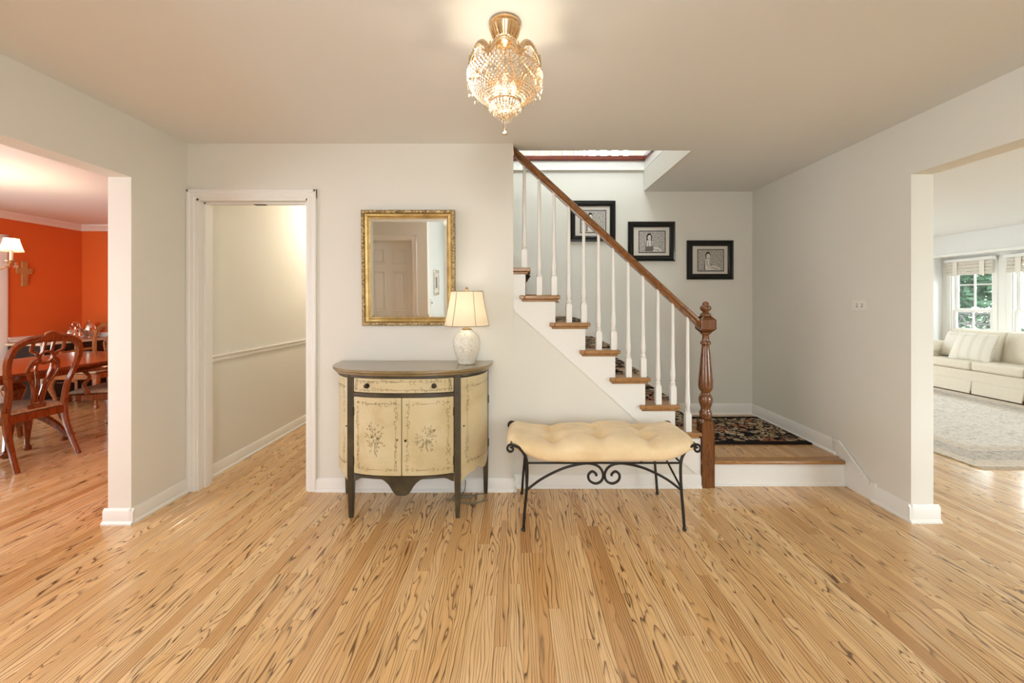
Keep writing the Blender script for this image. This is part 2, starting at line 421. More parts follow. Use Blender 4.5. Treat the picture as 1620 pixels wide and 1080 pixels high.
# ---- floor: strip oak boards running away from the camera
PW = .057
fl = MB(); fl.box(-6.4, 7.7, -2.0, 8.1, -.06, -.0125)
floor = struct('floor', fl, 'subfloor', 'strip oak floor running through foyer, hall and side rooms', 'floor')
def plank_mesh(name, rows):
    """rows: list of (x0,x1,y0,y1,tone); chamfered boards with plank UVs"""
    vs = []; fs = []; uv = []; tone = []
    for x0, x1, y0, y1, tn in rows:
        b = len(vs); g = .0004; c = .0012
        x0 += g; x1 -= g; y0 += g; y1 -= g
        vs += [(x0, y0, -.0125), (x1, y0, -.0125), (x1, y1, -.0125), (x0, y1, -.0125), (x0, y0, -c*.6), (x1, y0, -c*.6), (x1, y1, -c*.6), (x0, y1, -c*.6),
               (x0+c, y0+c, 0), (x1-c, y0+c, 0), (x1-c, y1-c, 0), (x0+c, y1-c, 0)]
        ff = [(0, 1, 5, 4), (1, 2, 6, 5), (2, 3, 7, 6), (3, 0, 4, 7), (4, 5, 9, 8), (5, 6, 10, 9), (6, 7, 11, 10), (7, 4, 8, 11), (8, 9, 10, 11)]
        ox, oy = random.random()*20, random.random()*20
        for f in ff:
            fs.append(tuple(i+b for i in f))
            for i in f: q = vs[i+b]; uv += [q[0]-x0+ox, q[1]-y0+oy]; tone.append(tn)
    me = bpy.data.meshes.new(name)
    c0 = Vector((0, 0, 0)) if len(rows) > 1 else Vector(((rows[0][0]+rows[0][1])/2, (rows[0][2]+rows[0][3])/2, 0))
    me.from_pydata([Vector(v)-c0 for v in vs], [], fs)
    ul = me.uv_layers.new(name='plank'); ul.data.foreach_set('uv', uv)
    at = me.attributes.new('tone', 'FLOAT', 'CORNER'); at.data.foreach_set('value', tone)
    me.materials.append(M['oak_floor'])
    o = bpy.data.objects.new(name, me); COL.objects.link(o); o.parent = floor; o.location = c0-OFF['floor']
    return o
def proj(x, y, z=0):
    y = max(y, .3); return 814+630*x/y, 477+630*(1.33-z)/y
def in_view(x0, x1, y0, y1):
    if y1 < 1.2: return 0
    xm = (x0+x1)/2; best = 0
    ya, yb = max(y0, 1.39), y1
    if yb <= ya: return 0
    vis = 0; n = 5
    for i in range(n):
        y = ya+(yb-ya)*(i+.5)/n; px, py = proj(xm, y)
        if not (0 <= px <= 1620): continue
        # walls that hide the floor
        if xm < XL and px > 168: continue
        if xm > XR+.1 and px < 1475: continue
        if XL < xm < XR and y > 2.86 and not (342 < px < 487): continue
        vis += 1
    return vis/n*(630*PW/((ya+yb)/2))*(630*1.33*(1/ya-1/yb))
boards = []
nrow = int((7.65+6.35)/PW)
for r in range(nrow):
    x0 = -6.35+r*PW; y = -1.95-random.random()*.8
    while y < 8.0:
        L = random.choice([.35, .5, .65, .8, .95, 1.1, 1.3, 1.5])*random.uniform(.9, 1.15)
        y1 = min(y+L, 8.05)
        ya = max(y, -1.95)
        if y1-ya > .03 and not (x0 < -2.6 and (y1 < .9 or ya > 5.8)) and not (x0 > 2.6 and y1 < -.2):
            boards.append((x0, x0+PW, ya, y1, min(.999, max(0, random.gauss(.5, .24)))))
        y = y1
boards.sort(key=lambda b: -in_view(*b[:4]))
for b in boards[:300]: plank_mesh('plank', [b])
tag(plank_mesh('far_planks', boards[300:]), kind='stuff')

# ---- walls
def wall(name, boxes, mat, label, **kw):
    m = MB()
    for b in boxes: m.box(*b)
    return struct(name, m, mat, label, 'wall', **kw)
wall('wall_left', [(-2.44, XL, -.39, .6, 0, CZ), (-2.44, XL, .6, 2.39, 2.078, CZ), (-2.44, XL, 2.39, 6.0, 0, CZ)], 'wall_paint', 'cream wall at left with a wide cased opening to the dining room')
wall('wall_back', [(XL, -2.235, YB, YB+.13, 0, CZ), (-2.235, -1.453, YB, YB+.13, 2.054, CZ), (-1.453, -.009, YB, YB+.13, 0, CZ)], 'wall_paint', 'cream wall behind the mirror and painted cabinet')
wall('wall_right', [(XR, 2.535, -.39, .6, 0, CZ), (XR, 2.535, .6, 2.41, 2.10, CZ), (XR, 2.535, 2.41, 8.0, 0, CZ)], 'wall_paint', 'cream wall at right beside the landing with switch plate')
wall('wall_stair', [(-1.30, XR, YS, YS+.12, 0, UZ-.09)], 'wall_paint', 'cream wall behind the staircase with three framed photographs')
wall('wall_hall', [(-1.40, -1.30, YB+.13, YS, 0, CZ), (-1.40, -1.30, YS, 6.0, 0, CZ), (XL, -1.30, 6.0, 6.1, 0, CZ)], 'wall_paint', 'cream side and end wall of the passage beyond the doorway')
wall('wall_front_left', [(XL, -2.225, -.39, -.25, 0, CZ), (-2.225, -1.485, -.39, -.25, 2.05, CZ), (-1.485, -1.27, -.39, -.25, 0, CZ)], 'wall_paint', 'cream closet wall seen in the mirror')
wall('wall_vestibule_left', [(-1.41, -1.27, -1.9, -.39, 0, CZ)], 'wall_cool', 'pale vestibule wall seen in the mirror')
wall('wall_front_right', [(1.27, XR, -.39, -.25, 0, CZ), (1.27, 1.41, -1.9, -.39, 0, CZ)], 'wall_paint', 'cream wall beside the entrance vestibule')
wall('wall_entry', [(-1.41, -.52, -2.0, -1.9, 0, CZ), (.52, 1.41, -2.0, -1.9, 0, CZ), (-.52, .52, -2.0, -1.9, 2.2, CZ)], 'wall_paint', 'cream wall around the glazed entrance')
# ceilings
c = MB(); c.box(-2.44, 2.535, -2.0, 2.93, CZ, UZ-.03); c.box(1.32, 2.535, 2.93, 4.14, CZ, UZ-.03); c.box(-2.44, -1.30, 2.93, 6.1, CZ, UZ-.03)
struct('ceiling', c, 'ceiling_paint', 'cream foyer ceiling with the stairwell opening', 'ceiling')
# baseboards: board with eased top plus shoe moulding
def bb_profile(h=.092, t=.014): return [(0, 0), (t+.012, 0), (t+.012, .009), (t+.004, .019), (t, .02), (t, h-.016), (t*.45, h-.004), (t*.3, h), (0, h)]
def bboard(m, p0, p1, nrm, z=0, h=.092):
    """board along p0-p1 (xy) standing proud along nrm"""
    p0 = Vector(p0); p1 = Vector(p1); nn = Vector(nrm); pr = bb_profile(h); n = len(pr)
    vs = [(p.x+nn.x*d, p.y+nn.y*d, z+k) for p in (p0, p1) for d, k in pr]
    m.add(vs, [tuple(range(n)), tuple(range(2*n-1, n-1, -1))]+[(i, (i+1) % n, (i+1) % n+n, i+n) for i in range(n)])
m = MB(); bboard(m, (XL, 2.39-.014), (XL, YB-.016), (1, 0)); bboard(m, (XL, YB+.15), (XL, 6.0), (1, 0)); bboard(m, (-2.44-.02, 2.39), (XL+.022, 2.39), (0, -1)); bboard(m, (XL, -.25), (XL, .6), (1, 0))
struct('baseboard_left', m, 'trim_white', 'white baseboard along the left wall and passage', 'baseboard')
m = MB(); bboard(m, (-1.388, YB), (-.009, YB), (0, -1)); bboard(m, (-.009, YB-.02), (-.009, 2.86), (1, 0))
struct('baseboard_back', m, 'trim_white', 'white baseboard below the painted cabinet', 'baseboard')
# right skirting: floor piece, plinth block, raked piece, landing piece
LZ = .192
m = MB(); bboard(m, (XR, 2.41-.014), (XR, 2.655), (-1, 0), h=.105); bboard(m, (XR-.022, 2.41), (2.535+.03, 2.41), (0, -1), h=.105); bboard(m, (XR, -.25), (XR, .6), (-1, 0))
m.box(XR-.020, XR, 2.635, 2.665, 0, .125)
m.prism([(2.665, 0), (2.88, 0), (2.88, LZ-.03), (2.99, LZ-.03), (2.99, .302), (2.935, .302), (2.69, .112), (2.665, .112)], 'x', XR-.014, XR)
rk = [(2.985, .312), (2.925, .312), (2.675, .118), (2.675, .098), (2.93, .296), (2.985, .296)]
m.prism(rk, 'x', XR-.024, XR-.010)
bboard(m, (XR, 2.96), (XR, YS), (-1, 0), z=LZ, h=.11)
struct('baseboard_right', m, 'trim_white', 'white skirting that steps down from the landing to the floor', 'baseboard')
m = MB(); bboard(m, (1.0, YS), (XR, YS), (0, -1), z=LZ, h=.11)
struct('baseboard_landing', m, 'trim_white', 'white baseboard behind the landing rug', 'baseboard')
# ---- doorway casing and lining
def casing_profile(w=.065, t=.018): return [(0, 0), (0, t*.5), (w*.12, t*.55), (w*.2, t*.8), (w*.55, t*.7), (w*.72, t), (w*.94, t), (w, t*.8), (w, 0)]
def casing_leg(m, xin, xout, y, z0, z1, ny):
    """vertical moulded casing between opening edge xin and outer edge xout, standing proud along y"""
    pr = casing_profile(abs(xout-xin)); s = 1 if xout > xin else -1
    m.prism([(xin+s*a, y+ny*b) for a, b in pr], 'z', z0, z1)
def casing_head(m, x0, x1, z, h, y, ny):
    pr = casing_profile(h); m.prism([(y+ny*b, z+a) for a, b in pr], 'x', x0, x1)
m = MB()
casing_leg(m, -2.235, -2.299, YB, 0, 2.118, -1); casing_leg(m, -1.453, -1.389, YB, 0, 2.118, -1); casing_head(m, -2.299, -1.389, 2.054, .064, YB, -1)
casing_leg(m, -2.235, -2.299, YB+.13, 0, 2.118, 1); casing_head(m, -2.299, -1.40, 2.054, .064, YB+.13, 1)
m.box(-2.237, -2.222, YB-.001, YB+.131, 0, 2.056); m.box(-1.466, -1.451, YB-.001, YB+.131, 0, 2.056); m.box(-2.237, -1.451, YB-.001, YB+.131, 2.040, 2.056)
m.box(-2.222, -2.210, YB+.05, YB+.09, 0, 2.04); m.box(-2.222, -1.466, YB+.05, YB+.09, 2.028, 2.04)
dc = struct('trim_1', m, 'trim_white', 'white moulded casing around the passage doorway', 'door casing', smooth=25)
MB().box(-1.87, -1.79, YB+.055, YB+.085, 2.0245, 2.0285).build('catch_plate', 'bronze', dc, .0005)
# chair rail in the passage
m = MB(); m.prism([(XL, .866), (XL+.012, .870), (XL+.016, .885), (XL+.010, .892), (XL+.022, .905), (XL+.024, .916), (XL, .920)], 'y', YB+.16, 6.0)
struct('trim_2', m, 'trim_white', 'white chair rail along the passage wall', 'chair rail')
m = MB(); bboard(m, (0.0, 2.857), (1.335, 2.857), (0, -1))
struct('baseboard_stair', m, 'trim_white', 'white baseboard under the stairs behind the bench', 'baseboard')

# ---- closet door behind the camera, reflected in the mirror
dr = MB().box(-2.205, -1.500, -.375, -.335, .01, 2.035).build('door_1', 'trim_white'); tag(dr, 'white six panel closet door reflected in the mirror', 'door', kind='structure')
for (a, b) in ((-2.105, -1.905), (-1.80, -1.60)):
    for (z0, z1) in ((.25, .85), (1.0, 1.60), (1.70, 1.92)):
        q = MB(); q.box(a, a+.014, -.335, -.322, z0, z1); q.box(b-.014, b, -.335, -.322, z0, z1); q.box(a+.014, b-.014, -.335, -.322, z0, z0+.014); q.box(a+.014, b-.014, -.335, -.322, z1-.014, z1); q.box(a+.04, b-.04, -.335, -.325, z0+.04, z1-.04); q.build('panel', 'trim_white', dr, .003)
q = MB(); q.lathe([(.012, 0), (.012, .03), (.027, .04), (.027, .06), (.005, .07)], (0, 0, 0), 16)
q.v = [Vector((-2.15+p.x, -.335+p.z, .97+p.y)) for p in q.v]; q.build('knob', 'brass', dr)
m = MB(); casing_leg(m, -2.225, -2.285, -.25, 0, 2.11, 1); casing_leg(m, -1.485, -1.42, -.25, 0, 2.11, 1); casing_head(m, -2.285, -1.42, 2.05, .065, -.25, 1)
m.box(-2.225, -2.206, -.38, -.25, 0, 2.05); m.box(-1.499, -1.485, -.38, -.25, 0, 2.05); m.box(-2.225, -1.485, -.38, -.25, 2.036, 2.05)
struct('trim_3', m, 'trim_white', 'white casing of the closet door in the mirror', 'door casing')
# entrance door, its glass pane added to admit daylight
ent = MB()
for x in (-.52, .46): ent.box(x, x+.06, -1.98, -1.91, 0, 2.2)
ent.box(-.46, .46, -1.98, -1.91, 2.14, 2.2)
entd = struct('door_2', ent, 'trim_white', 'white entrance door with glazing added for daylight behind the photographer', 'door', bev=.004)
q = MB(); q.box(-.46, -.36, -1.965, -1.925, .01, 2.14); q.box(.36, .46, -1.965, -1.925, .01, 2.14); q.box(-.36, .36, -1.965, -1.925, 2.02, 2.14); q.box(-.36, .36, -1.965, -1.925, .01, .3)
q.build('door_leaf', 'trim_white', entd, .004)
MB().box(-.36, .36, -1.948, -1.942, .3, 2.02).build('pane', 'window_glass', entd)
# unseen dome light added to brighten the foyer walls and floor
fl_ = thing('added_foyer_dome', (0, .15, 2.32), 'added frosted dome light on the unseen foyer ceiling near the entrance', 'ceiling light')
MB().lathe([(.02, CZ-.105), (.11, CZ-.09), (.17, CZ-.05), (.18, CZ-.02)], (0, .15, 0), 28).build('dome', 'lamp_linen', fl_); MB().lathe([(.185, CZ-.022), (.19, CZ-.012), (.19, CZ-.001)], (0, .15, 0), 28).build('rim', 'brass', fl_)
lamp('added_foyer_bulb', 'POINT', (0, .15, CZ-.26), 30, (1, .96, .91), size=.15)
# ---- upper floor seen through the stairwell
m = MB(); m.box(-2.44, -1.17, 2.80, 6.1, UZ-.03, UZ); m.box(1.32, 2.535, 2.93, 5.4, UZ-.03, UZ); m.box(-1.17, 1.32, 4.02, 5.4, UZ-.03, UZ); m.box(-2.2, 1.4, 4.14, 5.4, UZ-.2, UZ-.03)
struct('floor_upper', m, 'stair_oak', 'upstairs floor around the stairwell', 'floor')
wall('wall_upper', [(-2.54, -2.44, 2.8, 5.5, UZ, 5.0), (2.535, 2.635, 2.8, 5.5, UZ, 5.0), (-2.44, -.2, 2.80, 2.90, UZ-.03, 5.0), (1.6, 2.535, 2.80, 2.90, UZ-.03, 5.0), (-.2, 1.6, 2.80, 2.90, UZ-.03, 3.5), (-.2, 1.6, 2.80, 2.90, 4.8, 5.0), (-2.44, .88, 5.4, 5.5, UZ, 5.0), (1.62, 2.535, 5.4, 5.5, UZ, 5.0), (.88, 1.62, 5.4, 5.5, UZ, 2.85), (.88, 1.62, 5.4, 5.5, 4.55, 5.0)], 'wall_paint', 'upstairs hall walls glimpsed above the stairwell')
struct('ceiling_upper', MB().box(-2.54, 2.635, 2.8, 5.5, 5.0, 5.1), 'white_ceiling', 'upstairs hall ceiling above the stairwell', 'ceiling')
wu = MB()
for a in (.88, 1.56): wu.box(a, a+.06, 5.41, 5.47, 2.85, 4.55)
for a in (2.85, 3.68, 4.49): wu.box(.94, 1.56, 5.415, 5.465, a, a+.06)
wu = struct('window_3', wu, 'trim_white', 'white upstairs window glimpsed between the upper balusters', 'window')
for b in (2.91, 3.74): MB().box(.94, 1.56, 5.438, 5.442, b, b+.75).build('pane', 'window_glass', wu)
m = MB(); m.box(-1.17, 1.32, YS-.016, YS, UZ-.09, UZ); m.box(1.304, 1.32, 2.93, YS-.016, UZ-.09, UZ); m.box(-1.17, 1.32, YS-.022, YS, UZ-.095, UZ-.08); m.box(1.298, 1.32, 2.93, YS-.022, UZ-.095, UZ-.08)
struct('trim_4', m, 'trim_white', 'white fascia board around the stairwell opening', 'fascia')
m = MB(); m.box(1.30, 1.32, 2.93, YS-.016, CZ-.0, UZ-.09)
struct('wall_well', m, 'wall_paint', 'cream side of the stairwell opening below the fascia', 'wall')
ub = thing('upper_balustrade', (1.0, 4.0, UZ), 'dark red wood shoe and white balusters at the upstairs landing edge', 'balustrade')
q = MB(); q.box(-1.17, 1.35, YS-.035, YS+.045, UZ+.0005, UZ+.05); q.build('shoe_rail', 'mahogany', ub, .008)
q = MB(); q.box(1.285, 1.365, 2.93, YS-.036, UZ+.0005, UZ+.05); q.build('shoe_rail', 'mahogany', ub, .008)
q = MB(); q.box(-1.17, 1.35, YS-.03, YS+.04, UZ+.86, UZ+.91); q.build('top_rail', 'mahogany', ub, .012)
q = MB(); q.box(1.29, 1.36, 2.93, YS-.031, UZ+.86, UZ+.91); q.build('top_rail', 'mahogany', ub, .012)
bal = None
def ub_baluster(x, y):
    global bal
    if bal is None:
        q = MB(); q.box(-.017, .017, -.017, .017, 0, .16); q.lathe([(.016, .16), (.012, .17), (.018, .19), (.016, .26), (.011, .45), (.010, .818)], (0, 0, 0), 10)
        me = q.build('baluster', 'trim_white', None, origin=(0, 0, 0)); bal = me; o = me
    else: o = bal.copy(); COL.objects.link(o)
    o.parent = ub; o.location = Vector((x, y, UZ+.05))-OFF[ub.name]
for i in range(22): ub_baluster(-1.11+i*.115, YS+.005)
for i in range(9): ub_baluster(1.325, YS-.11-i*.115)

# ---- dining room
wall('wall_dining_left', [(-6.4, -6.3, .8, 3.95, 2.06, CZ), (-6.4, -6.3, .8, .95, 0, 2.06), (-6.4, -6.3, .95, 3.0, 0, .32), (-6.4, -6.3, 3.0, 3.15, 0, 2.06), (-6.4, -6.3, 4.85, 5.9, 0, 2.06), (-6.4, -6.3, 3.95, 5.9, 2.06, CZ)], 'orange_paint', 'orange dining room wall with the small cross')
wall('wall_dining_back', [(-6.3, -2.44, 5.8, 5.9, 0, CZ)], 'orange_paint', 'orange end wall of the dining room beside the jamb')
wall('wall_dining_side', [(-2.452, -2.44, 2.405, 5.8, 0, CZ)], 'orange_paint', 'orange dining side of the foyer wall')
wall('wall_dining_front', [(-6.3, -5.4, .8, .9, 0, CZ), (-3.4, -2.44, .8, .9, 0, CZ), (-5.4, -3.4, .8, .9, 0, .6), (-5.4, -3.4, .8, .9, 2.2, CZ)], 'orange_paint', 'orange dining room wall around its added front window')
struct('ceiling_dining', MB().box(-6.4, -2.44, .8, 5.9, CZ, CZ+.1), 'white_ceiling', 'dining room ceiling washed by chandelier light', 'ceiling')
m = MB(); crown = [(0, 0), (.012, 0), (.02, .02), (.05, .05), (.075, .06), (.08, .085), (0, .085)]
m.prism([(-6.3+a, CZ-.0855+b) for a, b in crown], 'y', .9, 5.8); m.prism([(5.8-a, CZ-.0855+b) for a, b in crown], 'x', -6.3, -2.452)
struct('trim_5', m, 'trim_white', 'white crown moulding around the dining room', 'crown moulding')
m = MB(); rail = [(0, 0), (.016, .004), (.02, .02), (.012, .03), (.026, .05), (.028, .066), (0, .07)]
m.prism([(-6.3+a, .815+b) for a, b in rail], 'y', 4.95, 5.8); m.prism([(5.8-a, .815+b) for a, b in rail], 'x', -6.3, -2.452)
bboard(m, (-6.3, 4.95), (-6.3, 5.8), (1, 0)); bboard(m, (-6.3, 5.8), (-2.452, 5.8), (0, -1))
struct('trim_6', m, 'trim_white', 'white chair rail and baseboard on the orange walls', 'chair rail')
m = MB()
pr = casing_profile(.095)
m.prism([(-6.3+b, 4.85+a) for a, b in pr], 'z', 0, 2.15); m.prism([(-6.3+b, 3.15-a) for a, b in pr], 'z', 0, 2.15); m.prism([(-6.3+b, 2.06+a) for a, b in pr], 'y', 3.055, 4.945)
m.box(-6.36, -6.32, 3.15, 4.0, .01, 2.06); m.box(-6.36, -6.32, 4.0, 4.85, .01, 2.06)
struct('door_3', m, 'trim_white', 'white cased doorway at the far left of the dining room', 'door')
q = MB()  # side window added to throw daylight across to the right foyer wall
for a in (.95, 1.95, 2.94): q.box(-6.38, -6.32, a, a+.06, .32, 2.06)
for a in (.32, 1.16, 2.0): q.box(-6.375, -6.325, 1.01, 2.94, a, a+.06)
w = struct('added_window_9', q, 'trim_white', 'added wide white window in the left dining room wall, outside the photograph', 'window')
for a in (1.01, 2.01):
    for b in (.38, 1.22): MB().box(-6.352, -6.348, a, a+.93, b, b+.78).build('pane', 'window_glass', w)
wd = MB()  # unseen front window added to bring daylight into the dining room
for a in (-5.4, -4.43, -3.46): wd.box(a, a+.06, .82, .88, .6, 2.2)
for a in (.6, 1.37, 2.14): wd.box(-5.34, -3.46, .825, .875, a, a+.06)
wd = struct('added_window_4', wd, 'trim_white', 'added white dining room window beyond the photograph', 'window')
for a in (-5.34, -4.37): MB().box(a, a+.91, .848, .852, .66, 2.14).build('pane', 'window_glass', wd)

# ---- living room
LX = 7.25; BX = 7.65
wall('wall_living', [(LX, LX+.12, -.4, 3.7, 0, CZ), (LX, LX+.12, 3.7, 7.12, 2.10, CZ), (LX, LX+.12, 7.12, 8.0, 0, CZ), (LX+.12, BX+.1, 3.6, 3.7, 0, 2.3), (LX+.12, BX+.1, 7.12, 7.22, 0, 2.3), (2.535, 3.8, 8.0, 8.1, 0, CZ), (5.4, LX+.12, 8.0, 8.1, 0, CZ), (3.8, 5.4, 8.0, 8.1, 0, .45), (3.8, 5.4, 8.0, 8.1, 2.15, CZ), *[b for y0 in (-.4,) for b in ((2.535, 3.5, y0, y0+.1, 0, CZ), (6.4, LX+.12, y0, y0+.1, 0, CZ), (3.5, 6.4, y0, y0+.1, 0, .45), (3.5, 6.4, y0, y0+.1, 2.15, CZ))]], 'white_ceiling', 'pale living room wall with the bay window recess')
wins = [('window_1', 6.36, 6.98), ('window_2', 5.50, 6.12), ('window_5', 4.62, 5.24), ('window_6', 3.82, 4.38)]
bx = [(BX, BX+.1, 3.7, 7.12, 0, .58), (BX, BX+.1, 3.7, 7.12, 1.98, 2.3)]
ys = [3.7]+[v for w in reversed(wins) for v in w[1:]]+[7.12]
for i in range(0, len(ys), 2): bx.append((BX, BX+.1, ys[i], ys[i+1], .58, 1.98))
wall('wall_bay', bx, 'trim_white', 'white wall between the bay windows behind the sofa')
struct('ceiling_living', MB().box(2.535, LX+.12, -.4, 8.1, CZ, CZ+.1), 'white_ceiling', 'white living room ceiling', 'ceiling')
struct('ceiling_bay', MB().box(LX+.12, BX, 3.7, 7.12, 2.10, 2.2), 'white_ceiling', 'white lowered ceiling of the bay', 'ceiling')
wl = {'window_1': 'white sash window at the left end of the bay', 'window_2': 'white sash window at the right frame edge of the bay', 'window_5': 'white bay window just beyond the photograph', 'window_6': 'white bay window farthest right beyond the photograph'}
for nm, a, b in wins:
    q = MB()
    q.box(BX-.015, BX+.0, a-.06, a, .58, 2.04); q.box(BX-.015, BX, b, b+.06, .58, 2.04); q.box(BX-.018, BX, a-.06, b+.06, 1.98, 2.04)
    q.box(BX-.05, BX+.02, a-.08, b+.08, .555, .58); q.box(BX, BX+.09, a, a+.02, .58, 1.98); q.box(BX, BX+.09, b-.02, b, .58, 1.98)
    w = struct(nm, q, 'trim_white', wl[nm], 'window', bev=.003)
    for sash, z0, z1, dx in (('lower_sash', .58, 1.20, .02), ('upper_sash', 1.17, 1.98, .05)):
        q = MB(); x0 = BX+dx; x1 = x0+.03; ya, yb = a+.02, b-.02; st = .045
        q.box(x0, x1, ya, ya+st, z0, z1); q.box(x0, x1, yb-st, yb, z0, z1); q.box(x0, x1, ya+st, yb-st, z0, z0+st); q.box(x0, x1, ya+st, yb-st, z1-st, z1)
        so = q.build(sash, 'trim_white', w, .003)
        ym = (ya+yb)/2; zm = (z0+z1)/2+(.04 if dx > .03 else -.02)
        q = MB(); q.box(x0+.005, x1-.005, ym-.011, ym+.011, z0+st, z1-st); q.box(x0+.006, x1-.006, ya+st, ym-.011, zm-.011, zm+.011); q.box(x0+.006, x1-.006, ym+.011, yb-st, zm-.011, zm+.011)
        q.build('muntin', 'trim_white', so)
        for (c0, c1) in ((ya+st, ym-.011), (ym+.011, yb-st)):
            for (d0, d1) in ((z0+st, zm-.011), (zm+.011, z1-st)):
                MB().box(x0+.012, x0+.016, c0, c1, d0, d1).build('pane', 'window_glass', so)
# crown line of the bay header
m = MB(); m.box(LX-.012, LX, 3.64, 7.18, 2.085, 2.125)
struct('trim_7', m, 'trim_white', 'white moulding above the bay opening', 'moulding', bev=.003)

for nm, y0, lb in (('added_window_7', -.38, 'added wide white window in the front living room wall, outside the photograph'),):
    q = MB()  # unseen front window added to brighten the living room
    for a in (3.5, 4.45, 5.40, 6.34): q.box(a, a+.06, y0, y0+.06, .45, 2.15)
    for a in (.45, 2.09): q.box(3.56, 6.34, y0+.005, y0+.055, a, a+.06)
    w = struct(nm, q, 'trim_white', lb, 'window')
    for a in (3.56, 4.51, 5.46): MB().box(a, a+.89, y0+.028, y0+.032, .51, 2.09).build('pane', 'window_glass', w)
q = MB()  # unseen rear window, added for more living room daylight
for a in (3.8, 4.57, 5.34): q.box(a, a+.06, 8.02, 8.08, .45, 2.15)
for a in (.45, 2.09): q.box(3.86, 5.34, 8.025, 8.075, a, a+.06)
w = struct('added_window_8', q, 'trim_white', 'added white window in the rear living room wall, outside the photograph', 'window')
for a in (3.86, 4.63): MB().box(a, a+.71, 8.048, 8.052, .51, 2.09).build('pane', 'window_glass', w)
# unseen upstairs dome light, added to lift the dark stairwell
ul = thing('added_upper_dome', (.4, 3.4, 4.88), 'added glass dome light on the unseen upstairs ceiling', 'ceiling light')
MB().lathe([(.02, 4.885), (.10, 4.90), (.15, 4.94), (.16, 4.975)], (.4, 3.4, 0), 24).build('dome', 'lamp_linen', ul); MB().lathe([(.165, 4.973), (.17, 4.985), (.17, 4.999)], (.4, 3.4, 0), 24).build('rim', 'brass', ul)
lamp('added_upper_bulb', 'POINT', (.4, 3.4, 4.82), 40, (1, .94, .86), size=.10)
q = MB()  # unseen window added to send daylight down onto the stair wall
for a in (-.2, .67, 1.54): q.box(a, a+.06, 2.82, 2.88, 3.5, 4.8)
for a in (3.5, 4.74): q.box(-.14, 1.54, 2.825, 2.875, a, a+.06)
w = struct('added_window_10', q, 'trim_white', 'added upstairs front window above the stairwell, outside the photograph', 'window')
for a in (-.14, .73): MB().box(a, a+.81, 2.848, 2.852, 3.56, 4.74).build('pane', 'window_glass', w)
# ================================================================== staircase
RUN, RISE, X1 = .2146, .196, 1.40
NT_ = 12
def tx(k): return X1-RUN*(k-1)        # nosing (right end) of tread k
def tz(k): return LZ+.008+RISE*k
YF = 2.830                            # outer edge of the tread returns
st = thing('staircase', (.7, 3.4, 0), 'oak staircase with white risers, white balusters and turned newel post', 'staircase')
tread = None
for k in range(1, NT_+1):
    if tread is None:
        q = MB(); q.box(-.255, 0, 0, 1.18, -.028, 0); q.box(-.292, -.2551, 0, .024, -.028, 0); q.box(-.275, -.016, .012, 1.18, -.045, -.028)
        tread = q.build('tread', 'stair_oak', None, .006, origin=(0, 0, 0)); o = tread
    else: o = tread.copy(); COL.objects.link(o)
    if k == 1:   # the lowest tread is notched round the newel
        q = MB(); q.box(-.255, -.066, 0, .115, -.028, 0); q.box(-.255, 0, .1151, 1.18, -.028, 0); q.box(-.292, -.2551, 0, .024, -.028, 0); q.box(-.275, -.080, .012, 1.18, -.045, -.028)
        o.data = q.build('tread', 'stair_oak', None, origin=(0, 0, 0)).data; bpy.data.objects.remove([x for x in bpy.data.objects if x.data == o.data and x != o][0])
        tread = None; o.name = 'tread_notched'
    o.parent = st; o.location = Vector((tx(k), YF, tz(k)))-OFF[st.name]
riser = None
for k in range(1, NT_+2):
    zb = tz(k-1) if k > 1 else LZ
    if riser is None or k == 2:
        q = MB(); q.box(-.018, 0, 0, 1.15, zb-tz(k)+(.0), -.046 if k <= NT_ else -.046)
        riser = q.build('riser', 'trim_white', None, origin=(0, 0, 0)); o = riser
    else: o = riser.copy(); COL.objects.link(o)
    o.parent = st; o.location = Vector((tx(k)-.036, 2.866, tz(k)))-OFF[st.name]
# outer stringer with stepped top and raked lower edge
poly = [(1.335, .0)]
for k in range(1, NT_+1):
    xr = tx(k)-.034
    poly += [(min(1.335, xr), (LZ if k == 1 else tz(k-1)-.029)), (min(1.335, xr), tz(k)-.046)]
xl = tx(NT_)-.034-RUN
poly = [(1.335, LZ-.03)]+poly[2:]
poly += [(xl, tz(NT_)-.046), (xl, 1.276-.9*xl), (1.335, 1.276-.9*1.335)]
q = MB(); q.prism(poly, 'y', 2.855, 2.866); q.build('stringer', 'trim_white', st, smooth=0)
q = MB(); a = (1.335, 1.276-.9*1.335); b = (-.005, 1.276+.0045)
q.prism([(a[0], a[1]-.012), (b[0], b[1]-.012), (b[0], b[1]+.004), (a[0], a[1]+.004)], 'y', 2.851, 2.8549); q.build('stringer_bead', 'trim_white', st)
struct('wall_understair', MB().prism([(-1.2, 0), (1.335, 0), (1.335, .19), (1.335, 1.276-.9*1.335+.02), (-1.2, 2.44)], 'y', 2.857, 2.8665) if False else MB().prism([(-.009, 0), (1.335, 0), (1.335, .095), (-.009, 1.295)], 'y', 2.857, 2.863), 'wall_paint', 'cream triangular wall under the stairs behind the bench', 'wall')
# inner skirt on the wall side
poly = []
for k in range(1, NT_+1): poly += [(tx(k)-.036, tz(k-1) if k > 1 else LZ), (tx(k)-.036, tz(k)-.046)]
q = MB(); s0 = (tx(1)+.02, LZ); s1 = (tx(1)+.02, LZ+.25); e1 = (tx(NT_), tz(NT_)+.21)
q.prism([s0, s1, e1, (tx(NT_), tz(NT_)-.25), (tx(1)-.1, LZ)], 'y', YS-.014, YS-.001); q.build('wall_skirt', 'wall_paint', st)
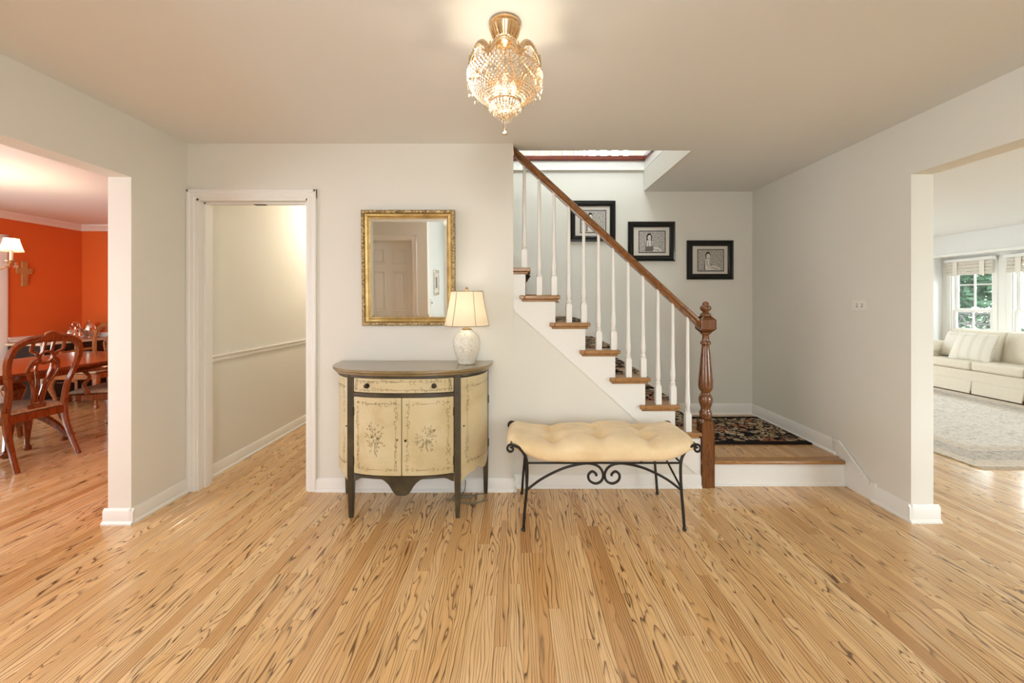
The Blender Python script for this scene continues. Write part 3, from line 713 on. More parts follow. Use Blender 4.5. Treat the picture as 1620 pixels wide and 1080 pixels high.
# landing: nosing, riser, boards
q = MB(); q.box(1.335, XR-.03, 2.845, 2.925, LZ-.028, LZ); q.build('landing_nosing', 'stair_oak', st, .010, seg=3)
q = MB(); q.box(1.43, XR-.0155, 2.876, 2.890, 0, LZ-.028); q.build('landing_riser', 'trim_white', st)
q = MB(); q.box(1.43, XR-.0155, 2.868, 2.8759, 0, .016); q.build('shoe_moulding', 'trim_white', st)
q = MB(); q.box(1.37, XR-.001, 2.89, YS-.001, 0.0, LZ-.014); q.build('landing_base', 'subfloor', st)
lp0 = len([o for o in bpy.data.objects if o.name.startswith('plank')])
x = 1.372
while x < XR-.02:
    y = 2.925
    while y < YS-.03:
        y1 = min(YS-.003, y+random.uniform(.5, 1.1))
        if YS-y1 < .15: y1 = YS-.003
        o = plank_mesh('landing_plank', [(x, min(x+PW, XR-.002), y, y1, min(.99, max(0, random.gauss(.10, .08))))])
        o.parent = st; o.location = Vector(((x+min(x+PW, XR-.002))/2, (y+y1)/2, LZ))-OFF[st.name]; y = y1
    x += PW
# balusters
YBAL = 2.877
def rail_z(x): return 1.187+(1.316-x)*.9265      # rail centre line
def baluster(x, zb):
    zt = rail_z(x)-.024; h = zt-zb; q = MB()
    q.box(x-.020, x+.020, YBAL-.020, YBAL+.020, zb, zb+.130)
    pr = [(.0195, .130), (.0205, .135), (.019, .139), (.0135, .145), (.0175, .150), (.0175, .157), (.0130, .163), (.0145, .175), (.0185, .20), (.0180, .222), (.0150, .262), (.0135, .30), (.0105, h)]
    q.lathe(pr, (x, YBAL, zb), 12); return q
for k in range(1, 8):
    for off in (-.149, -.042):
        x = tx(k)+off
        if x > 1.30 or x < .005: continue
        baluster(x, tz(k)).build('baluster', 'trim_white', st)
x = tx(7)-.149-.0; 
# handrail: shaped section swept along the slope
xa, xb = 1.345, -.006
prof = [(-.018, -.028), (.018, -.028), (.020, -.018), (.016, -.010), (.020, -.004), (.030, .004), (.030, .016), (.022, .026), (.010, .030), (-.010, .030), (-.022, .026), (-.030, .016), (-.030, .004), (-.020, -.004), (-.016, -.010), (-.020, -.018)]
q = MB(); n = len(prof)
vs = [(xx, YBAL+a, rail_z(xx)+b*1.25) for xx in (xa, xb) for a, b in prof]
q.add(vs, [tuple(range(n)), tuple(range(2*n-1, n-1, -1))]+[(i, (i+1) % n, (i+1) % n+n, i+n) for i in range(n)])
q.build('handrail', 'rail_oak', st, smooth=50)
# newel post (square, turned, square block, finial)
nx, ny = 1.384, 2.885
q = MB(); Zs = lambda y: 1.4079-y*.000933
def chamfered(q, hw, z0, z1, ch, top=True, bot=False):
    pts = [(hw-ch, z0) if bot else (hw, z0), (hw, z0+ch*1.3) if bot else (hw, z0+.001), (hw, z1-ch*1.3), (hw-ch, z1)]
    vs = []; 
    for w, z in pts:
        c_ = .012 if (z in (z1,) or (bot and z == z0)) else .004
        vs += [(nx+sx*(w-(c_ if i == 0 else 0)), ny+sy*(w-(c_ if i else 0)), z) for sx, sy, o in ((1, -1, 0), (1, 1, 1), (-1, 1, 0), (-1, -1, 1)) for i in ((1, 0) if o == 0 else (0, 1))]
    m_ = len(pts); fs = [(i*8+k, i*8+(k+1) % 8, (i+1)*8+(k+1) % 8, (i+1)*8+k) for i in range(m_-1) for k in range(8)]
    fs += [tuple(range(7, -1, -1)), tuple((m_-1)*8+k for k in range(8))]
    q.add(vs, fs)
chamfered(q, .046, 0, Zs(985), .018); chamfered(q, .054, Zs(322), Zs(196), .020, bot=True)
P = [(985, 40), (950, 46), (940, 46), (930, 40), (915, 35), (900, 36), (880, 44), (850, 51), (830, 50), (808, 42), (800, 35), (792, 35), (786, 32), (780, 36), (760, 49), (735, 53), (700, 52), (640, 47), (560, 40), (480, 33), (430, 28), (418, 29), (412, 38), (402, 40), (394, 37), (385, 27), (350, 24), (340, 27), (332, 39), (322, 40)]
q.lathe([(r*.000933, Zs(y)) for y, r in P], (nx, ny, 0), 28)
P = [(196, 38), (190, 41), (182, 41), (176, 36), (168, 22), (160, 24), (150, 36), (138, 41), (128, 41), (118, 36), (112, 26), (106, 24), (98, 24), (90, 20), (84, 11), (82, 2)]
q.lathe([(r*.000933, Zs(y)) for y, r in P], (nx, ny, 0), 28)
q.build('newel_post', 'newel_oak', st, smooth=40)
q = MB(); q.box(nx-.062, nx-.046, ny+.0, ny+.045, LZ+.21, LZ+.30); 
# ---- stair runner and landing rug
q = MB(); ya, yb = 2.985, 3.90; T = .007
for k in range(1, NT_+1):
    xr_ = tx(k); z = tz(k)
    q.box(tx(k+1)-.034, xr_+.004, ya, yb, z+.0006, z+T)
    q.box(xr_+.0005, xr_+T, ya, yb, z-.03, z+.0005)
    q.box(xr_-.0355, xr_-.034+T, ya, yb, (tz(k-1) if k > 1 else LZ+.009)+.001, z-.0455)
    q.box(xr_-.030, xr_+T, ya, yb, z-.053, z-.0462)
o = q.build('stair_runner', 'dark_rug', None, .002); tag(o, 'dark floral carpet runner going up the stairs behind the balusters', 'carpet')
o = MB().box(1.50, XR-.03, 3.22, 3.86, LZ+.0005, LZ+.011).build('landing_rug', 'dark_rug', None, .003); tag(o, 'black rug with beige and rust flowers on the landing', 'rug')
q = MB()
for b in ((1.44, XR-.028, 3.17, 3.22), (1.44, XR-.028, 3.86, 3.905), (1.44, 1.50, 3.22, 3.86), (XR-.03, XR-.028, 3.22, 3.86)): q.box(*b, LZ+.0005, LZ+.012)
q.build('border', 'rug_border', o, .003)

# ================================================================== framed photographs on the stair wall
def picture(x0, x1, z0, z1, label, kind, y=YS, ny=-1):
    cx, cz = (x0+x1)/2, (z0+z1)/2; hw, hh = (x1-x0)/2, (z1-z0)/2
    th = thing('framed_photograph', (cx, y, z0), label, 'picture', 'framed photographs on the stair wall')
    fp = [(0, 0), (0, .020), (.006, .026), (.016, .022), (.022, .026), (.040, .026), (.050, .016), (.056, .014), (.056, .004), (.0, .0)][:-1]
    q = MB(); n = len(fp); vs = []
    for sx, sz in ((-1, -1), (1, -1), (1, 1), (-1, 1)):
        vs += [(cx+sx*(hw-a), y-.001-b, cz+sz*(hh-a)) for a, b in fp]
    q.add(vs, [(i*n+k, i*n+(k+1) % n, ((i+1) % 4)*n+(k+1) % n, ((i+1) % 4)*n+k) for i in range(4) for k in range(n)])
    q.build('frame', 'black_lacquer', th, smooth=30)
    MB().box(cx-hw+.05, cx+hw-.05, y-.009, y-.004, cz-hh+.05, cz+hh-.05).build('mat', 'mat_board', th)
    pw, ph = hw*.545, hh*.535; px, pz = cx+hw*.03, cz-hh*.02
    q = MB().box(px-pw-.007, px+pw+.007, y-.0096, y-.009, pz-ph-.007, pz+ph+.007); q.build('print_border', 'ink', th)
    pr = MB().box(px-pw, px+pw, y-.0102, y-.0096, pz-ph, pz+ph).build('photo_print', 'photo_ground', th)
    # printed figure of a seated child, flat ink on the paper
    def flat(pts, name, mat, lay):
        q = MB(); q.prism([(px+a*pw, pz+b*ph) for a, b in pts], 'y', y-.0102-.0003*lay, y-.0102-.0003*(lay-1)); q.build(name, mat, pr, smooth=0)
    def ell(cx_, cz_, rx, rz, n=14, a0=0, a1=2*PI): return [(cx_+rx*math.cos(a0+(a1-a0)*i/n), cz_+rz*math.sin(a0+(a1-a0)*i/n)) for i in range(n if a1-a0 > 6.2 else n+1)]
    s = kind
    flat([(-.50, -.93), (-.47, -.3), (-.44, .02), (-.34, .14), (-.14, .14), (-.03, .02), (.0, -.40), (.05, -.93)], 'figure_body', 'paper_light', 1)
    flat(ell(.20, -.70, .40, .19), 'figure_legs', 'paper_light', 1.02)
    flat(ell(.62, -.80, .15, .10), 'figure_foot', 'paper_light', 1.04)
    flat([(-.53, -.93), (-.50, -.3), (-.47, .0), (-.43, .02), (-.45, -.3), (-.46, -.93)], 'figure_outline', 'ink', 2)
    flat([(-.05, .02), (-.02, -.38), (.12, -.50), (.10, -.56), (-.07, -.42), (-.10, .0)], 'figure_outline', 'ink_soft', 2)
    flat([(-.30, -.02), (-.33, -.40), (-.12, -.58), (.02, -.58), (-.10, -.53), (-.28, -.38), (-.26, -.02)], 'figure_outline', 'ink_soft', 2.1)
    flat([(-.20, -.72), (.10, -.66), (.45, -.74), (.70, -.86), (.42, -.80), (.10, -.72)], 'figure_outline', 'ink_soft', 2.2)
    flat(ell(-.22, .46, .20, .35), 'figure_hair', 'ink', 2)
    flat(ell(-.20, .39, .155, .26), 'figure_face', 'paper_light', 3)
    for ex_ in (-.26, -.14): flat(ell(ex_, .43, .020, .030, 8), 'figure_eye', 'ink', 4)
    flat([(-.25, .28), (-.15, .28), (-.18, .24), (-.22, .24)], 'figure_mouth', 'ink', 4)
    if s == 1:
        for hx_ in (-.40, -.06): flat([(hx_-.035, .10), (hx_-.03, .60), (hx_+.03, .60), (hx_+.035, .10)], 'figure_hair', 'ink', 4)
        flat([(-.49, -.45), (.0, -.40), (.12, -.62), (.05, -.92), (-.49, -.92)], 'figure_dress', 'ink_soft', 2.4)
sc = 4.02/630
def wx(p): return (p-814)*sc
def wz(p): return 1.33-(p-477)*sc
picture(wx(901), wx(973), wz(382), wz(318), 'black framed child photograph partly behind the handrail, highest of three', 0)
picture(wx(993), wx(1067), wz(413), wz(351), 'black framed photograph of a seated dark-haired child, middle of three', 1)
picture(wx(1086), wx(1159), wz(442), wz(380.5), 'black framed photograph of a sitting baby, lowest and rightmost of three', 2)
# ---- switch plate on the right wall
sp = thing('switch_plate', (XR, 2.765, 1.264), 'white two-switch wall plate on the right wall', 'switch')
MB().box(XR-.006, XR, 2.706, 2.826, 1.266, 1.342).build('plate', 'plastic_white', sp, .003)
for yy in (2.745, 2.787):
    MB().box(XR-.0075, XR-.006, yy-.006, yy+.006, 1.291, 1.317).build('slot', 'plastic_dark', sp)
    q = MB(); q.prism([(yy-.0045, 1.297), (yy+.0045, 1.297), (yy+.0045, 1.314), (yy-.0045, 1.314)], 'x', XR-.016, XR-.0075); q.build('toggle', 'plastic_white', sp, .002)
# vestibule picture and switch (seen in the mirror)
vp = thing('vestibule_picture', (-1.27, -.86, 1.25), 'silver framed picture reflected in the mirror', 'picture')
q = MB(); q.box(-1.27, -1.25, -1.06, -1.02, 1.22, 1.62); q.box(-1.27, -1.25, -.72, -.68, 1.22, 1.62); q.box(-1.27, -1.25, -1.02, -.72, 1.22, 1.26); q.box(-1.27, -1.25, -1.02, -.72, 1.58, 1.62); q.build('frame', 'silver', vp, .003)
MB().box(-1.27, -1.26, -1.02, -.72, 1.26, 1.58).build('mat', 'mat_board', vp); MB().box(-1.26, -1.2595, -.93, -.81, 1.33, 1.51).build('print', 'ink_soft', vp)
vs_ = thing('vestibule_switch', (-1.27, -.5, 1.1), 'white light switch reflected in the mirror', 'switch')
MB().box(-1.27, -1.264, -.54, -.46, 1.06, 1.18).build('plate', 'plastic_white', vs_, .002); MB().box(-1.264, -1.252, -.506, -.494, 1.105, 1.13).build('toggle', 'plastic_dark', vs_)

# ================================================================== gilt mirror
mx, mz = -.7385, 1.163; MW, MH = .326, .4015   # half size
mir = thing('wall_mirror', (mx, YB-.004, mz), 'gilt framed rectangular mirror on the cream wall above the cabinet', 'mirror', local=True)
fp = [(0, 0), (0, .016), (.004, .024), (.012, .027), (.020, .024), (.024, .018)]
fp2 = [(.024, .0), (.024, .018), (.030, .022), (.040, .018), (.048, .010), (.052, .012), (.058, .010), (.060, .003), (.060, 0)]
def rect_frame(fp, name, mat, par, hw, hh, cz):
    q = MB(); n = len(fp); vs = []
    for sx, sz in ((-1, -1), (1, -1), (1, 1), (-1, 1)): vs += [(sx*(hw-a), -b, cz+sz*(hh-a)) for a, b in fp]
    q.add(vs, [(i*n+k, i*n+(k+1) % n, ((i+1) % 4)*n+(k+1) % n, ((i+1) % 4)*n+k) for i in range(4) for k in range(n)])
    return q.build(name, mat, par, smooth=35)
rect_frame(fp+[(.024, 0)], 'carved_edge', 'gold_carved', mir, MW, MH, MH)
rect_frame(fp2, 'frame', 'gold_leaf', mir, MW, MH, MH)
gw, gh = MW-.058, MH-.058; bv = .022
q = MB(); q.add([(-gw, -.003, MH-gh), (gw, -.003, MH-gh), (gw, -.003, MH+gh), (-gw, -.003, MH+gh), (-gw+bv, -.0045, MH-gh+bv), (gw-bv, -.0045, MH-gh+bv), (gw-bv, -.0045, MH+gh-bv), (-gw+bv, -.0045, MH+gh-bv), (-gw, -.001, MH-gh), (gw, -.001, MH-gh), (gw, -.001, MH+gh), (-gw, -.001, MH+gh)],
               [(4, 5, 6, 7), (0, 1, 5, 4), (1, 2, 6, 5), (2, 3, 7, 6), (3, 0, 4, 7), (11, 10, 9, 8), (0, 8, 9, 1), (1, 9, 10, 2), (2, 10, 11, 3), (3, 11, 8, 0)])
q.build('bevelled_glass', 'mirror_glass', mir, smooth=0)
mir.rotation_euler = (math.radians(1.7), 0, 0)

# ================================================================== demilune cabinet
CX, CY = -.678, YB-.03
A, B, NN = .490, .375, 2.6
def sup(th, d=0):
    cth, sth = math.cos(th), math.sin(th); e = 2/NN
    return Vector((CX+(A+d)*math.copysign(abs(cth)**e, cth), CY-(B+d)*abs(sth)**e))
TP = math.acos((.325/A)**(NN/2))          # angle of the right front post
def arcpts(t0, t1, n, d=0):
    """evenly spaced points along the curve"""
    N = 240; P_ = [sup(t0+(t1-t0)*i/N, d) for i in range(N+1)]; Ls = [0]
    for i in range(N): Ls.append(Ls[-1]+(P_[i+1]-P_[i]).length)
    out = []; j = 0
    for k in range(n+1):
        s_ = Ls[-1]*k/n
        while j < N-1 and Ls[j+1] < s_: j += 1
        f = (s_-Ls[j])/max(1e-9, Ls[j+1]-Ls[j]); out.append(P_[j].lerp(P_[j+1], f))
    return out
def arcpanel(t0, t1, z0, z1, d0, d1, n=16):
    """curved slab between two offsets; z0/z1 number or f(s)"""
    q = MB(); o = arcpts(t0, t1, n, d1); i_ = arcpts(t0, t1, n, d0); g = lambda z, s: z(s) if callable(z) else z
    vs = []
    for k in range(n+1):
        s_ = k/n
        vs += [(o[k].x, o[k].y, g(z0, s_)), (o[k].x, o[k].y, g(z1, s_)), (i_[k].x, i_[k].y, g(z1, s_)), (i_[k].x, i_[k].y, g(z0, s_))]
    fs = [(k*4+a, k*4+(a+1) % 4, k*4+4+(a+1) % 4, k*4+4+a) for k in range(n) for a in range(4)]+[(0, 1, 2, 3), (n*4+3, n*4+2, n*4+1, n*4)]
    return q.add(vs, fs)
cab = thing('demilune_cabinet', (CX, CY-.15, 0), 'cream painted half-round cabinet with dark olive frame under the mirror', 'cabinet')
# top
q = MB(); n = 40
for (d, z0, z1) in ((.040, .900, .918), (.026, .884, .900)):
    pts = [sup(PI*k/n, d) for k in range(n+1)]; pts = [(p.x, p.y) for p in pts]+[(CX-A-d, YB-.003), (CX+A+d, YB-.003)]
    q.prism(pts, 'z', z0, z1)
q.build('top', 'cabinet_top', cab, .006, seg=3)
arcpanel(0, PI, .870, .884, -.02, .012, 40).build('cornice', 'cabinet_olive', cab)
# posts / legs : tapered square, front pair on the curve, back pair at the wall
def leg(px, py, w=.0195, ztop=.884):
    q = MB(); vs = []
    for z, h in ((0, .011), (.02, .0135), (.26, w), (ztop, w)): vs += [(px-h, py-h, z), (px+h, py-h, z), (px+h, py+h, z), (px-h, py+h, z)]
    q.add(vs, [(i*4+k, i*4+(k+1) % 4, i*4+4+(k+1) % 4, i*4+4+k) for i in range(3) for k in range(4)]+[(3, 2, 1, 0), (12, 13, 14, 15)])
    return q
for s_ in (-1, 1):
    p = sup(TP if s_ > 0 else PI-TP, .004); leg(p.x, p.y+.008).build('leg', 'cabinet_olive', cab, .003)
    leg(CX+s_*(A-.012), CY-.004, .018).build('leg', 'cabinet_olive', cab, .003)
# body carcass
pts = [sup(PI*k/n, -.03) for k in range(n+1)]
MB().prism([(p.x, p.y) for p in pts], 'z', .27, .870).build('carcass', 'cabinet_olive', cab)
PO = .045   # post half angle guard
tR0, tR1 = .012, TP-.060
tF0, tF1 = TP+.056, PI-TP-.056
arcpanel(tF0, tF1, .755, .776, -.02, .006, 16).build('rail', 'cabinet_olive', cab)
dw = arcpanel(tF0+.004, tF1-.004, .779, .866, -.02, .004, 18).build('drawer', 'cabinet_cream', cab, .003)
arcpanel(tF0, tF1, lambda s_: .262-.072*math.exp(-((s_-.5)/.105)**4)-.026*math.exp(-((s_-.5)/.165)**8)-.03*(math.exp(-(s_/.06)**2)+math.exp(-((1-s_)/.06)**2)), .278, -.016, .004, 60).build('apron', 'cabinet_olive', cab)
tm = PI/2
doors = []
for (a, b, nm) in ((tm+.0008, tF1-.004, 'left'), (tF0+.004, tm-.0008, 'right')):
    doors.append(arcpanel(a, b, .282, .751, -.02, .004, 14).build('door', 'cabinet_cream', cab, .003))
sides = []
for (a, b) in ((tR0, tR1), (PI-tR0, PI-tR1)):
    sides.append(arcpanel(a, b, lambda s_: .262+.02*math.cos(s_*9)*(s_ < .7)-.05*max(0, (s_-.72)/.28)**2, .860, -.02, .003, 20).build('side_door', 'cabinet_cream', cab, .002))
# hardware
def at_face(t, z, d):
    p = sup(t, d); e = .002; tg = (sup(t+e, d)-sup(t-e, d)).normalized(); return p, Vector((tg.y, -tg.x)) if Vector((tg.y, -tg.x)).y < 0 else -Vector((tg.y, -tg.x))
def stud(t, z, prof, name, mat, par):
    p, nn = at_face(t, z, .004); q = MB(); q.lathe(prof, (0, 0, 0), 14); ux = Vector((-nn.y, nn.x))
    q.v = [Vector((p.x+nn.x*w.z+ux.x*w.x, p.y+nn.y*w.z+ux.y*w.x, z+w.y)) for w in q.v]; q.build(name, mat, par)
fs_ = lambda s: tF0+(tF1-tF0)*s
knob = [(.016, 0), (.016, .003), (.006, .005), (.006, .012), (.013, .016), (.011, .022), (.003, .025)]
stud(fs_(.24), .822, knob, 'knob', 'bronze', dw); stud(fs_(.80), .822, knob, 'knob', 'bronze', dw)
key = [(.005, 0), (.005, .003), (.002, .004)]
stud(tm+.022, .50, key, 'keyhole', 'bronze', doors[0]); stud(tm-.018, .495, [(.007, 0), (.007, .003), (.003, .012), (.001, .014)], 'key_escutcheon', 'bronze', doors[1])
stud(tR1-.05, .56, key, 'keyhole', 'bronze', sides[0]); stud(PI-tR1+.05, .56, key, 'keyhole', 'bronze', sides[1])
for t_, par in ((tF1-.004, doors[0]), (tF0+.004, doors[1]), (tR0+.01, sides[0])):
    for z in (.36, .66):
        p, nn = at_face(t_, z, .004); MB().tube([(p.x+nn.x*.003, p.y+nn.y*.003, z-.026), (p.x+nn.x*.003, p.y+nn.y*.003, z+.026)], .0045, 8).build('hinge', 'bronze', par)
# painted scroll borders and flower sprays: thin raised brush lines that follow the curve
def brush(par, t0, t1, z0, z1, inset, spray, seed, name='painted_scrolls'):
    rnd = random.Random(seed); q = MB(); Np = 200; P_ = arcpts(t0, t1, Np, .0048)
    L = sum((P_[i+1]-P_[i]).length for i in range(Np)); H = z1-z0
    def S3(u, z):
        f = max(0, min(1, u/L))*Np; k = min(Np-1, int(f)); p = P_[k].lerp(P_[k+1], f-k); return (p.x, p.y, z)
    def line(pts, w=.0014):
        n_ = len(pts)
        if n_ < 2: return
        vs = []
        for i, (u, z) in enumerate(pts):
            a = pts[min(n_-1, i+1)]; b = pts[max(0, i-1)]; dx, dz = a[0]-b[0], a[1]-b[1]; l_ = math.hypot(dx, dz) or 1
            wi = w*(1 if 0 < i < n_-1 else .4)
            vs += [S3(u-dz/l_*wi, z+dx/l_*wi), S3(u+dz/l_*wi, z-dx/l_*wi)]
        q.add(vs, [(2*i, 2*i+1, 2*i+3, 2*i+2) for i in range(n_-1)])
    def curl(u, z, r, a, sgn):
        line([(u+r*(1-.12*i)*math.cos(a+sgn*i*.75)*.8, z+r*(1-.12*i)*math.sin(a+sgn*i*.75)) for i in range(7)])
    u0, u1, w0, w1 = inset, L-inset, z0+inset, z1-inset
    for (a, b) in (((u0, w0), (u1, w0)), ((u0, w1), (u1, w1)), ((u0, w0), (u0, w1)), ((u1, w0), (u1, w1))):
        ln = math.hypot(b[0]-a[0], b[1]-a[1]); du, dz = (b[0]-a[0])/ln, (b[1]-a[1])/ln
        line([(a[0]+du*ln*f, a[1]+dz*ln*f) for f in (.3, .4, .5, .6, .7)], .0008)
        n_ = max(3, int(ln/.028))
        for i in range(n_+1):
            f = i/n_
            if .36 < f < .64 and rnd.random() < .75: continue
            pu, pz = a[0]+du*ln*f, a[1]+dz*ln*f
            curl(pu+rnd.uniform(-.004, .004), pz+rnd.uniform(-.004, .004), rnd.uniform(.009, .019), rnd.uniform(0, 6.28), rnd.choice((-1, 1)))
            if rnd.random() < .6: line([(pu+rnd.uniform(-.012, .012)+du*.02*j, pz+dz*.02*j+.005*math.sin(j*1.7+i)) for j in range(4)], .0009)
    if spray:
        cu, cz = L*spray[0], z0+H*spray[1]
        for i in range(44):
            a = rnd.uniform(0, 6.28); r = rnd.uniform(0, 1)**.6; u, z = cu+math.cos(a)*r*spray[2], cz+math.sin(a)*r*spray[3]
            curl(u, z, rnd.uniform(.005, .013), a, rnd.choice((-1, 1)))
            if i % 2: line([(cu+(u-cu)*f, cz+(z-cz)*f+.006*math.sin(f*5)) for f in (.3, .55, .8, 1)], .0008)
    q.build(name, 'paint_line', par, smooth=0)
brush(dw, tF1-.02, tF0+.02, .782, .864, .016, None, 1)
brush(doors[0], tF1-.01, tm+.002, .286, .747, .032, (.48, .48, .068, .105), 2)
brush(doors[1], tm-.002, tF0+.01, .286, .747, .032, (.46, .48, .068, .085), 3)
brush(sides[0], tR1-.02, tR0+.02, .30, .84, .036, None, 4); brush(sides[1], PI-tR0-.02, PI-tR1+.02, .30, .84, .036, None, 5)

# ================================================================== table lamp
LXp, LYp, LZp = -.318, 2.645, .9185
lp = thing('table_lamp', (LXp, LYp, LZp), 'lit table lamp with white textured ceramic base on the cabinet', 'lamp')
pr = [(.052, 0), (.056, .004), (.056, .010), (.064, .030), (.078, .070), (.088, .110), (.0905, .135), (.088, .160), (.078, .186), (.062, .203), (.046, .211), (.044, .216), (.040, .222), (.028, .226)]
MB().lathe(pr, (LXp, LYp, LZp), 40).build('base', 'ceramic', lp, smooth=60)
MB().lathe([(.030, .226), (.034, .229), (.030, .234), (.012, .236), (.010, .270), (.016, .275), (.016, .30), (.006, .302)], (LXp, LYp, LZp), 20).build('socket', 'brass', lp)
# panelled bell shade
def shade_pt(a, f, r0, r1, h, bell=.35):
    k = 6; m_ = (a*k/(2*PI)) % 1; flat = math.cos(PI/k)/math.cos((m_-.5)*2*PI/k); flat = .55+.45*flat
    r = r0+(r1-r0)*(f**(1-bell*.5) if False else (1-(1-f)**1.0))
    r = r0+(r1-r0)*(f*.55+f*f*.45) if r1 < r0 else r
    r = r1+(r0-r1)*((1-f)**1.5*.6+(1-f)*.4)
    return Vector((r*flat*math.cos(a), r*flat*math.sin(a), h*f))
def make_shade(par, c, r0, r1, h, trim, name='shade', n=48, mat='lamp_linen', rib=.0016):
    q = MB(); vs = []; m_ = 9
    for i in range(m_):
        for k in range(n):
            p = shade_pt(2*PI*k/n, i/(m_-1), r0, r1, h); vs.append(p+Vector(c))
    q.add(vs, [(i*n+k, i*n+(k+1) % n, (i+1)*n+(k+1) % n, (i+1)*n+k) for i in range(m_-1) for k in range(n)])
    o = q.build(name, mat, par, smooth=80)
    q = MB()
    for k in range(6):
        a = 2*PI*k/6; q.tube([Vector(c)+shade_pt(a, i/8, r0, r1, h)*1.0+Vector((math.cos(a), math.sin(a), 0))*.001 for i in range(9)], rib, 6)
    for f in (0, 1): q.tube([Vector(c)+shade_pt(2*PI*k/n, f, r0, r1, h) for k in range(n+1)], rib*1.3, 6)
    q.build('shade_trim', trim, o)
    return o
plain('shade_braid', (.26, .21, .13), .8)
make_shade(lp, (LXp, LYp, 1.172), .150, .106, .225, 'shade_braid')
MB().lathe([(.004, 1.385), (.004, 1.40), (.010, 1.406), (.011, 1.413), (.006, 1.422), (.001, 1.428)], (LXp, LYp, 0), 12).build('finial', 'brass', lp)
q = MB(); q.tube([(LXp-.1, LYp, 1.388), (LXp+.1, LYp, 1.388)], .0015, 6); q.tube([(LXp, LYp-.1, 1.388), (LXp, LYp+.1, 1.388)], .0015, 6); q.tube([(LXp+.022, LYp, 1.20), (LXp+.05, LYp, 1.28), (LXp+.022, LYp, 1.386)], .0015, 6); q.build('harp', 'brass', lp)
MB().sphere((LXp, LYp, 1.265), .026, 16, 10, 1.3).build('bulb', 'bulb_glow', lp)
lamp('table_lamp_light', 'POINT', (LXp, LYp, 1.27), 4.6, (1, .88, .72), size=.03)
# cord behind the cabinet
q = MB(); q.tube(catmull([(-.34, 2.765, .09), (-.35, 2.74, .02), (-.42, 2.70, .006), (-.36, 2.62, .006), (-.22, 2.64, .006), (-.20, 2.69, .03), (-.27, 2.72, .012), (-.40, 2.65, .010), (-.46, 2.68, .006), (-.30, 2.60, .011), (-.18, 2.66, .006)], 8), .0035, 6)
tag(q.build('lamp_cord', 'cord_plastic'), 'brown lamp cord coiled on the floor under the cabinet', 'cord')
MB().box(-.37, -.28, 2.665, 2.69, .012, .030).build('cord_switch', 'cord_plastic', bpy.data.objects['lamp_cord'], .004)

# ================================================================== iron bench with cushion
bx0, bx1, by0, by1 = .051, .986, 2.31, 2.75
SZ = .395
bench = thing('iron_bench', ((bx0+bx1)/2, (by0+by1)/2, 0), 'black wrought iron bench with scrolled ends below the stairs', 'bench')
R = .0085
for y in (by0, by1):
    for s_, xe in ((-1, bx0), (1, bx1)):
        xi = xe-s_*.02
        pth = catmull([(xe+s_*.0, y, .006), (xe-s_*.008, y, .12), (xi, y, .26), (xi-s_*.002, y, SZ-.01), (xi+s_*.012, y, SZ+.045), (xi+s_*.045, y, SZ+.088), (xi+s_*.085, y, SZ+.105)], 8)
        q = MB(); q.tube(pth, R, 10); q.build('leg', 'iron', bench)
        q = MB(); q.sphere((xe, y, .010), .0125, 12, 8, .8); q.build('foot', 'iron', bench)
        cx_, cz_ = xi+s_*.092, SZ+.082
        q = MB(); q.tube([(cx_+s_*(.026*(1-i/22))*math.sin(i*.42-.28), y, cz_+(.026*(1-i/22))*math.cos(i*.42-.28)) for i in range(18)], R*.85, 8); q.build('scroll', 'iron', bench)
for y in (by0, by1): MB().tube([(bx0+.02, y, SZ), (bx1-.02, y, SZ)], .006, 8).build('seat_rail', 'iron', bench)
for s_, xe in ((-1, bx0), (1, bx1)):
    MB().tube([(xe-s_*.02, by0, SZ), (xe-s_*.02, by1, SZ)], .006, 8).build('side_rail', 'iron', bench)
    MB().tube([(xe+s_*.070, by0, SZ+.104), (xe+s_*.070, by1, SZ+.104)], .006, 8).build('arm_rail', 'iron', bench)
    MB().tube([(xe-s_*.02, by1-.02, SZ-.005), (xe-s_*.018, by0, .245)], .006, 8).build('side_brace', 'iron', bench)
for f in (.25, .5, .75): MB().tube([(bx0+.02+(bx1-bx0-.04)*f, by0, SZ), (bx0+.02+(bx1-bx0-.04)*f, by1, SZ)], .005, 8).build('slat', 'iron', bench)
xc = (bx0+bx1)/2
for s_ in (-1, 1):
    # arc from leg to centre then into a scroll
    base = [(xc+s_*.452, .235), (xc+s_*.36, .303), (xc+s_*.24, .362), (xc+s_*.13, .390), (xc+s_*.065, .389), (xc+s_*.022, .366), (xc+s_*.004, .326), (xc+s_*.016, .290), (xc+s_*.050, .276), (xc+s_*.084, .294), (xc+s_*.090, .326), (xc+s_*.068, .346), (xc+s_*.046, .332), (xc+s_*.045, .320)]
    q = MB(); q.tube([(p.x, by0, p.y) for p in catmull([(a, b, 0) for a, b in base], 8)], .0075, 10); q.build('stretcher_scroll', 'iron', bench)
